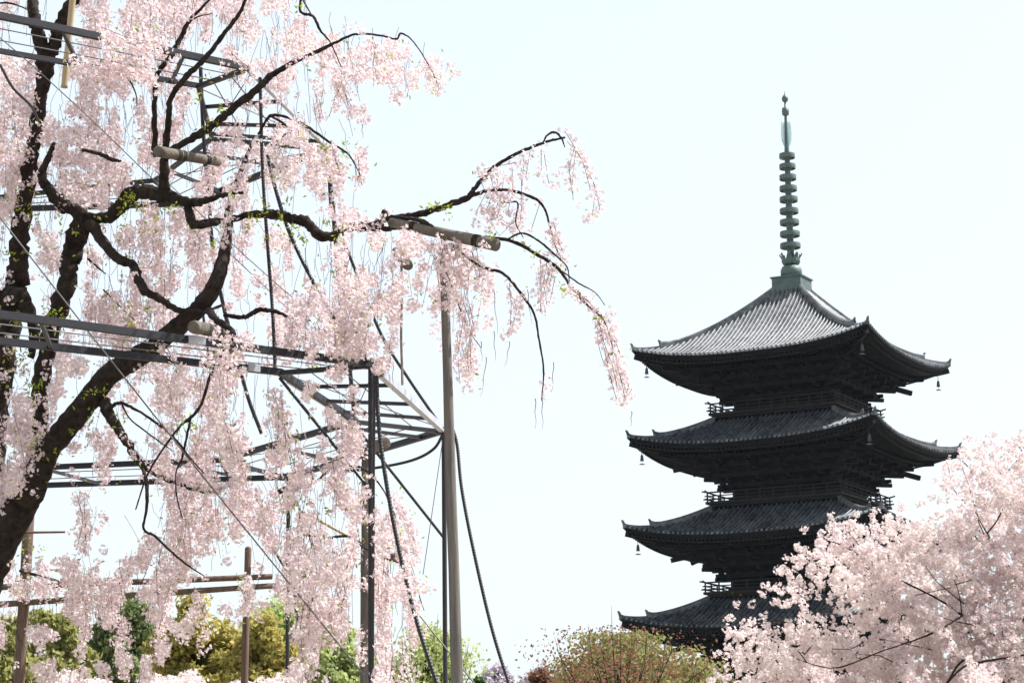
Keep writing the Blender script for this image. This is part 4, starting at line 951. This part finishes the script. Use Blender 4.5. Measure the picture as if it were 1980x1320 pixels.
SYL = [
 [(2035, 1330, 22, 45), (1960, 1260, 21.5, 30), (1905, 1222, 21.4, 13), (1878, 1205, 21.3, 10), (1850, 1180, 21.3, 7), (1800, 1150, 21.2, 5), (1720, 1110, 20.7, 6), (1640, 1060, 20.6, 4), (1590, 1040, 20.5, 2.5)],
 [(2040, 1400, 22, 45), (1950, 1320, 21, 25), (1870, 1275, 20.6, 8), (1830, 1320, 20.5, 6)], [(1985, 1265, 20.5, 5), (1920, 1275, 20.4, 6), (1870, 1285, 20.4, 6), (1840, 1310, 20.4, 5), (1820, 1340, 20.4, 4)],
 [(1990, 1150, 22.3, 20), (1930, 1070, 21.6, 9), (1905, 1035, 21.4, 7), (1890, 1025, 21.3, 5)], [(1930, 1070, 21.4, 6), (1900, 1050, 21.3, 5), (1878, 1030, 21.2, 3)],
 [(1900, 1040, 21.4, 5), (1925, 1010, 21.3, 4), (1945, 975, 21.2, 4), (1965, 950, 21.2, 2)],
 [(1900, 930, 21.6, 3), (1870, 900, 21.6, 3), (1845, 875, 21.6, 2)], [(1945, 915, 21.5, 3), (1975, 880, 21.5, 2.5), (2000, 850, 21.5, 2)],
 [(1860, 1190, 20.6, 6), (1800, 1225, 20.4, 5), (1700, 1260, 20.2, 4), (1620, 1290, 20.1, 4), (1560, 1280, 20.0, 3), (1500, 1255, 20.0, 2.5), (1440, 1240, 20.0, 2)],
 [(1560, 1280, 20, 4), (1540, 1255, 20, 3), (1505, 1235, 20, 2)], [(1555, 1265, 20, 3), (1585, 1230, 20, 2.4)],
 [(1700, 1165, 20.6, 4), (1620, 1165, 20.3, 4), (1560, 1190, 20.2, 3), (1500, 1200, 20.1, 2.5), (1425, 1195, 20.1, 2)],
 [(1640, 1120, 20.5, 3), (1570, 1120, 20.3, 3), (1530, 1150, 20.3, 2), (1500, 1130, 20.3, 2)], [(1850, 1115, 20.6, 3), (1825, 1085, 20.5, 3), (1800, 1065, 20.5, 2)],
 [(1880, 1120, 20.5, 3), (1845, 1130, 20.5, 3)], [(1860, 1190, 20.8, 4), (1855, 1150, 20.6, 3), (1845, 1120, 20.6, 2)], [(1770, 1150, 20.4, 3), (1840, 1135, 20.5, 2)],
 [(1990, 1100, 22, 14), (1985, 980, 22, 8), (1990, 900, 22, 5), (1960, 850, 22, 3)],
]
SYL = [[(x, y, Y+0.35, w_*(0.7 if w_ < 25 else 1)) for x, y, Y, w_ in L] for L in SYL]
for L in SYL: limb('limb' if L[0][3] > 6 else 'branch', L, sy)
n = 16000
x, y = rng.uniform(1370, 2140, n), rng.uniform(780, 1480, n)
ok = rng.uniform(size=n) < np.clip(sdens(x, np.minimum(y, 1319))*1.0, 0, 1)**1.6
x, y = x[ok], y[ok]
lump = lambda a, b: 0.55*np.sin(a/37+1.3*np.sin(b/53))*np.sin(b/31+1.1*np.sin(a/47))+0.45*np.sin(a/83+b/67)+0.35*np.sin(a/19-b/23)
dep = np.clip(21.0+1.35*lump(x, y)+rng.normal(0, 0.25, len(x))+(x-1700)/500, 19.2, 24)
C = np.array([U(a, b, float(d)) for a, b, d in zip(x, y, dep)])
C = thin(C, lambda a, b: np.clip(sdens(a, np.minimum(b, 1319)), 0, 1)**1.2, 108.0, 1370, 2140, 780, 1480)
V, Fq = blossoms(C, (10, 14), 0.040, 0.031)
print('cherry clusters', len(C), len(Fq))
link('blossom_crown', np_mesh('blossom_crown', V, Fq), M['petal_white'], sy, True)
ft = MB()
for c in C[rng.choice(len(C), 60)]:             # spurs that carry the clusters, pointing back to the crown's middle
    c = Vector(c); back = (Vector((4.6, 21.6, 3.0))-c).normalized()*rng.uniform(0.25, 0.6)
    k1 = c+back*0.5+Vector(rng.normal(0, 0.03, 3)); k2 = c+back+Vector(rng.normal(0, 0.05, 3))
    ft.tube([k2, k1, c, c-back*0.15], [0.006, 0.0045, 0.003, 0.002], 4, False)
ft.build('flowering_spur', M['bark'], sy, world=True)['kind'] = 'stuff'
LPs = C[rng.choice(len(C), 2400)]+rng.normal(0, 0.045, (2400, 3))
V, Fq = scatter(LPs, rand_rot(2400), rng.uniform(0.018, 0.034, 2400), LEAF_V, LEAF_F)
link('bronze_bud', np_mesh('bronze_bud', V, Fq), leafy('bronze_bud', [(0.25, 0.12, 0.06), (0.30, 0.2, 0.06)], 0.4), sy, True)['kind'] = 'stuff'

# ------------------------------------------------------------------ low white cherry at bottom left
lw_b = Vector(U(300, 1320, 30.0)); lw = thing('low_cherry', 'low spreading cherry with near-white blossom along the bottom left edge', 'cherry tree', (lw_b.x, lw_b.y, 0))
limb('trunk', [(300, 1780, 30, 50), (300, 1560, 30, 42), (305, 1440, 30, 34), (290, 1360, 30, 20)], lw)
for L in ([(300, 1450, 30, 22), (220, 1370, 30, 10), (120, 1320, 29.8, 4)], [(300, 1440, 30, 22), (380, 1360, 30, 10), (480, 1320, 29.8, 4)], [(300, 1480, 30, 18), (450, 1400, 30, 9), (560, 1335, 29.8, 3)], [(300, 1480, 30, 18), (140, 1400, 30, 9), (70, 1330, 29.8, 3)]): limb('limb', L, lw)
n = 1700; x = rng.uniform(40, 590, n); top = 1318+14*np.sin(x/31.0)+9*np.sin(x/13.0+1)+np.where((x < 80) | (x > 520), 14, 0)
y = top+np.abs(rng.normal(0, 45, n))
C = np.array([U(a, b, 30+rng.normal(0, 0.8)) for a, b in zip(x, y)])
V, Fq = blossoms(C, (6, 9), 0.07, 0.045)
link('blossom_crown', np_mesh('blossom_crown', V, Fq), M['petal_white'], lw, True)

# ------------------------------------------------------------------ background trees
def bg_tree(name, label, cx, top, base_w, Y, lm, cat='tree', n=9000, leaf=0.14, clumps=40, bottom=None, sparse=1.0, group='trees beyond the blossoms', shape=0.75, twigs=0):
    """crown from clumps of leaves; cx, top, base_w in photo pixels at depth Y"""
    s = Y/F_PX
    tp = U(cx, top, Y); H = tp.z; Wd = base_w*s/2
    zb = max(0.5, U(cx, 1430, Y).z) if bottom is None else bottom
    t_ = thing(name, label, cat, (tp.x, Y, 0), 0, group)
    zc = (H+zb)/2; hz = (H-zb)/2
    tk = MB(); pts = []; rr = []
    for i in range(9): pts.append((0.05*math.sin(i*1.3)*Wd*0.3, 0.05*math.cos(i)*Wd*0.3, H*0.82*i/8)); rr.append(max(0.03, 0.035*H*(1-0.85*i/8)))
    tk.tube(pts, rr, 10); tk.build('trunk', M['bark'], t_, True)
    cc = []; rad = []
    while len(cc) < clumps:
        d = rng.normal(size=3); d /= np.linalg.norm(d); r = rng.uniform(0.45, 0.95)
        z = d[2]*r
        wz = (1-max(0, z)**1.6*shape)
        cc.append((d[0]*r*Wd*wz, d[1]*r*Wd*wz, zc+z*hz)); rad.append(Wd*rng.uniform(0.22, 0.42))
    cc = np.array(cc); rad = np.array(rad)
    if twigs:
        q = MB()
        for i in range(min(twigs, len(cc))):
            e = Vector(cc[i]); b0 = Vector((0, 0, H*rng.uniform(0.25, 0.55)))
            m1 = b0.lerp(e, 0.5)+Vector((0, 0, 0.12*H*0.3))
            q.tube([b0, m1, e, e+(e-m1)*0.15+Vector((0, 0, rad[i]*0.5))], [0.010*H*0.5, 0.007*H*0.5, 0.0035*H*0.5, 0.003], 5)
        q.build('limb', M['bark'], t_)
    k = rng.integers(0, clumps, n)
    d = rng.normal(size=(n, 3)); d /= np.linalg.norm(d, axis=1)[:, None]
    rr = rad[k]*rng.uniform(0, 1, n)**(0.45)*sparse
    c = cc[k]+d*rr[:, None]*np.array([1, 1, 0.85])
    c[:, 2] = np.clip(c[:, 2], zb*0.5, H)
    V, Fq = scatter(c, rot_to(d+rng.normal(0, 0.7, d.shape)), leaf*rng.uniform(0.6, 1.3, n), LEAF_V*np.array([1, 1.6, 1]), LEAF_F)
    link('crown', np_mesh('crown', V, Fq), M[lm], t_)
    return t_
bg_tree('olive_tree', 'golden-green dense evergreen tree left of the slim timber post', 388, 1124, 190, 48, 'olive_leaf', n=16000, leaf=0.13, clumps=60)
bg_tree('olive_tree', 'golden-green rounded evergreen tree between the slim timber post and black rear post', 512, 1185, 150, 47, 'olive_leaf', n=12000, leaf=0.13, clumps=46)
bg_tree('dark_tree', 'dark green tree showing through the blossom at lower left', 235, 1128, 190, 52, 'dark_leaf', n=12000, leaf=0.16, clumps=46)
bg_tree('dark_tree', 'mid green tree behind the left trestle post', 110, 1150, 150, 46, 'fresh_leaf', n=9000, leaf=0.14, clumps=40)
bg_tree('leafy_tree', 'bright green tree at the far left bottom corner', 5, 1165, 150, 44, 'fresh_leaf', n=9000, leaf=0.14, clumps=40)
bg_tree('spring_tree', 'pale green tall airy tree behind the black rear post', 556, 1128, 210, 70, 'spring_leaf', n=15000, leaf=0.15, clumps=70, sparse=1.3, twigs=50)
bg_tree('spring_tree', 'pale green airy tree just left of the black steel post', 655, 1205, 140, 66, 'spring_leaf', n=12000, leaf=0.15, clumps=50, sparse=1.2, twigs=40)
bg_tree('spring_tree', 'thin-leaved spring tree with fine twigs between the two tall posts', 826, 1186, 200, 60, 'spring_leaf', n=7500, leaf=0.11, clumps=70, sparse=1.3, twigs=70)
bg_tree('rounded_tree', 'olive green rounded tree in front of the pagoda base', 1220, 1230, 350, 75, 'bush_leaf', n=17000, leaf=0.17, clumps=90, shape=0.2)
bg_tree('maple_tree', 'red-leaved maple with thin twigs in front of the rounded green tree', 1195, 1216, 420, 62, 'maple_leaf', n=4300, leaf=0.09, clumps=110, sparse=1.25, twigs=34, shape=0.35)
bg_tree('maple_tree', 'small dense red maple at the bottom edge left of the rounded tree', 1040, 1286, 90, 58, 'maple_leaf', n=5000, leaf=0.11, clumps=34, twigs=20)
bg_tree('garden_pine', 'clipped dark green garden pine low at the bottom centre', 940, 1306, 100, 55, 'pine_leaf', n=7000, leaf=0.12, clumps=30, shape=0.3)
for (x, tp, wd, lab) in ((960, 1276, 90, 'hazy mauve tree in bare bud right of the tall timber pole'), (1040, 1272, 100, 'hazy mauve tree in bare bud just left of the rounded green tree')):
    bg_tree('mauve_tree', lab, x, tp, wd, 120, 'purple_bloom', n=4200, leaf=0.24, clumps=44, sparse=1.2, twigs=30)

# ------------------------------------------------------------------ haze: one closed box of thin even air
hz = MB(); hz.box((0, 150, 34), (260, 170, 35.0))
hm = bpy.data.materials.new('haze'); hm.use_nodes = True; ht = hm.node_tree; ht.nodes.clear()
pv = ht.nodes.new('ShaderNodeVolumePrincipled'); pv.inputs['Color'].default_value = (0.62, 0.82, 1.0, 1); pv.inputs['Density'].default_value = 0.00004
ho = ht.nodes.new('ShaderNodeOutputMaterial'); ht.links.new(pv.outputs[0], ho.inputs['Volume'])
hz_o = hz.build('haze', hm); hz_o['kind'] = 'stuff'
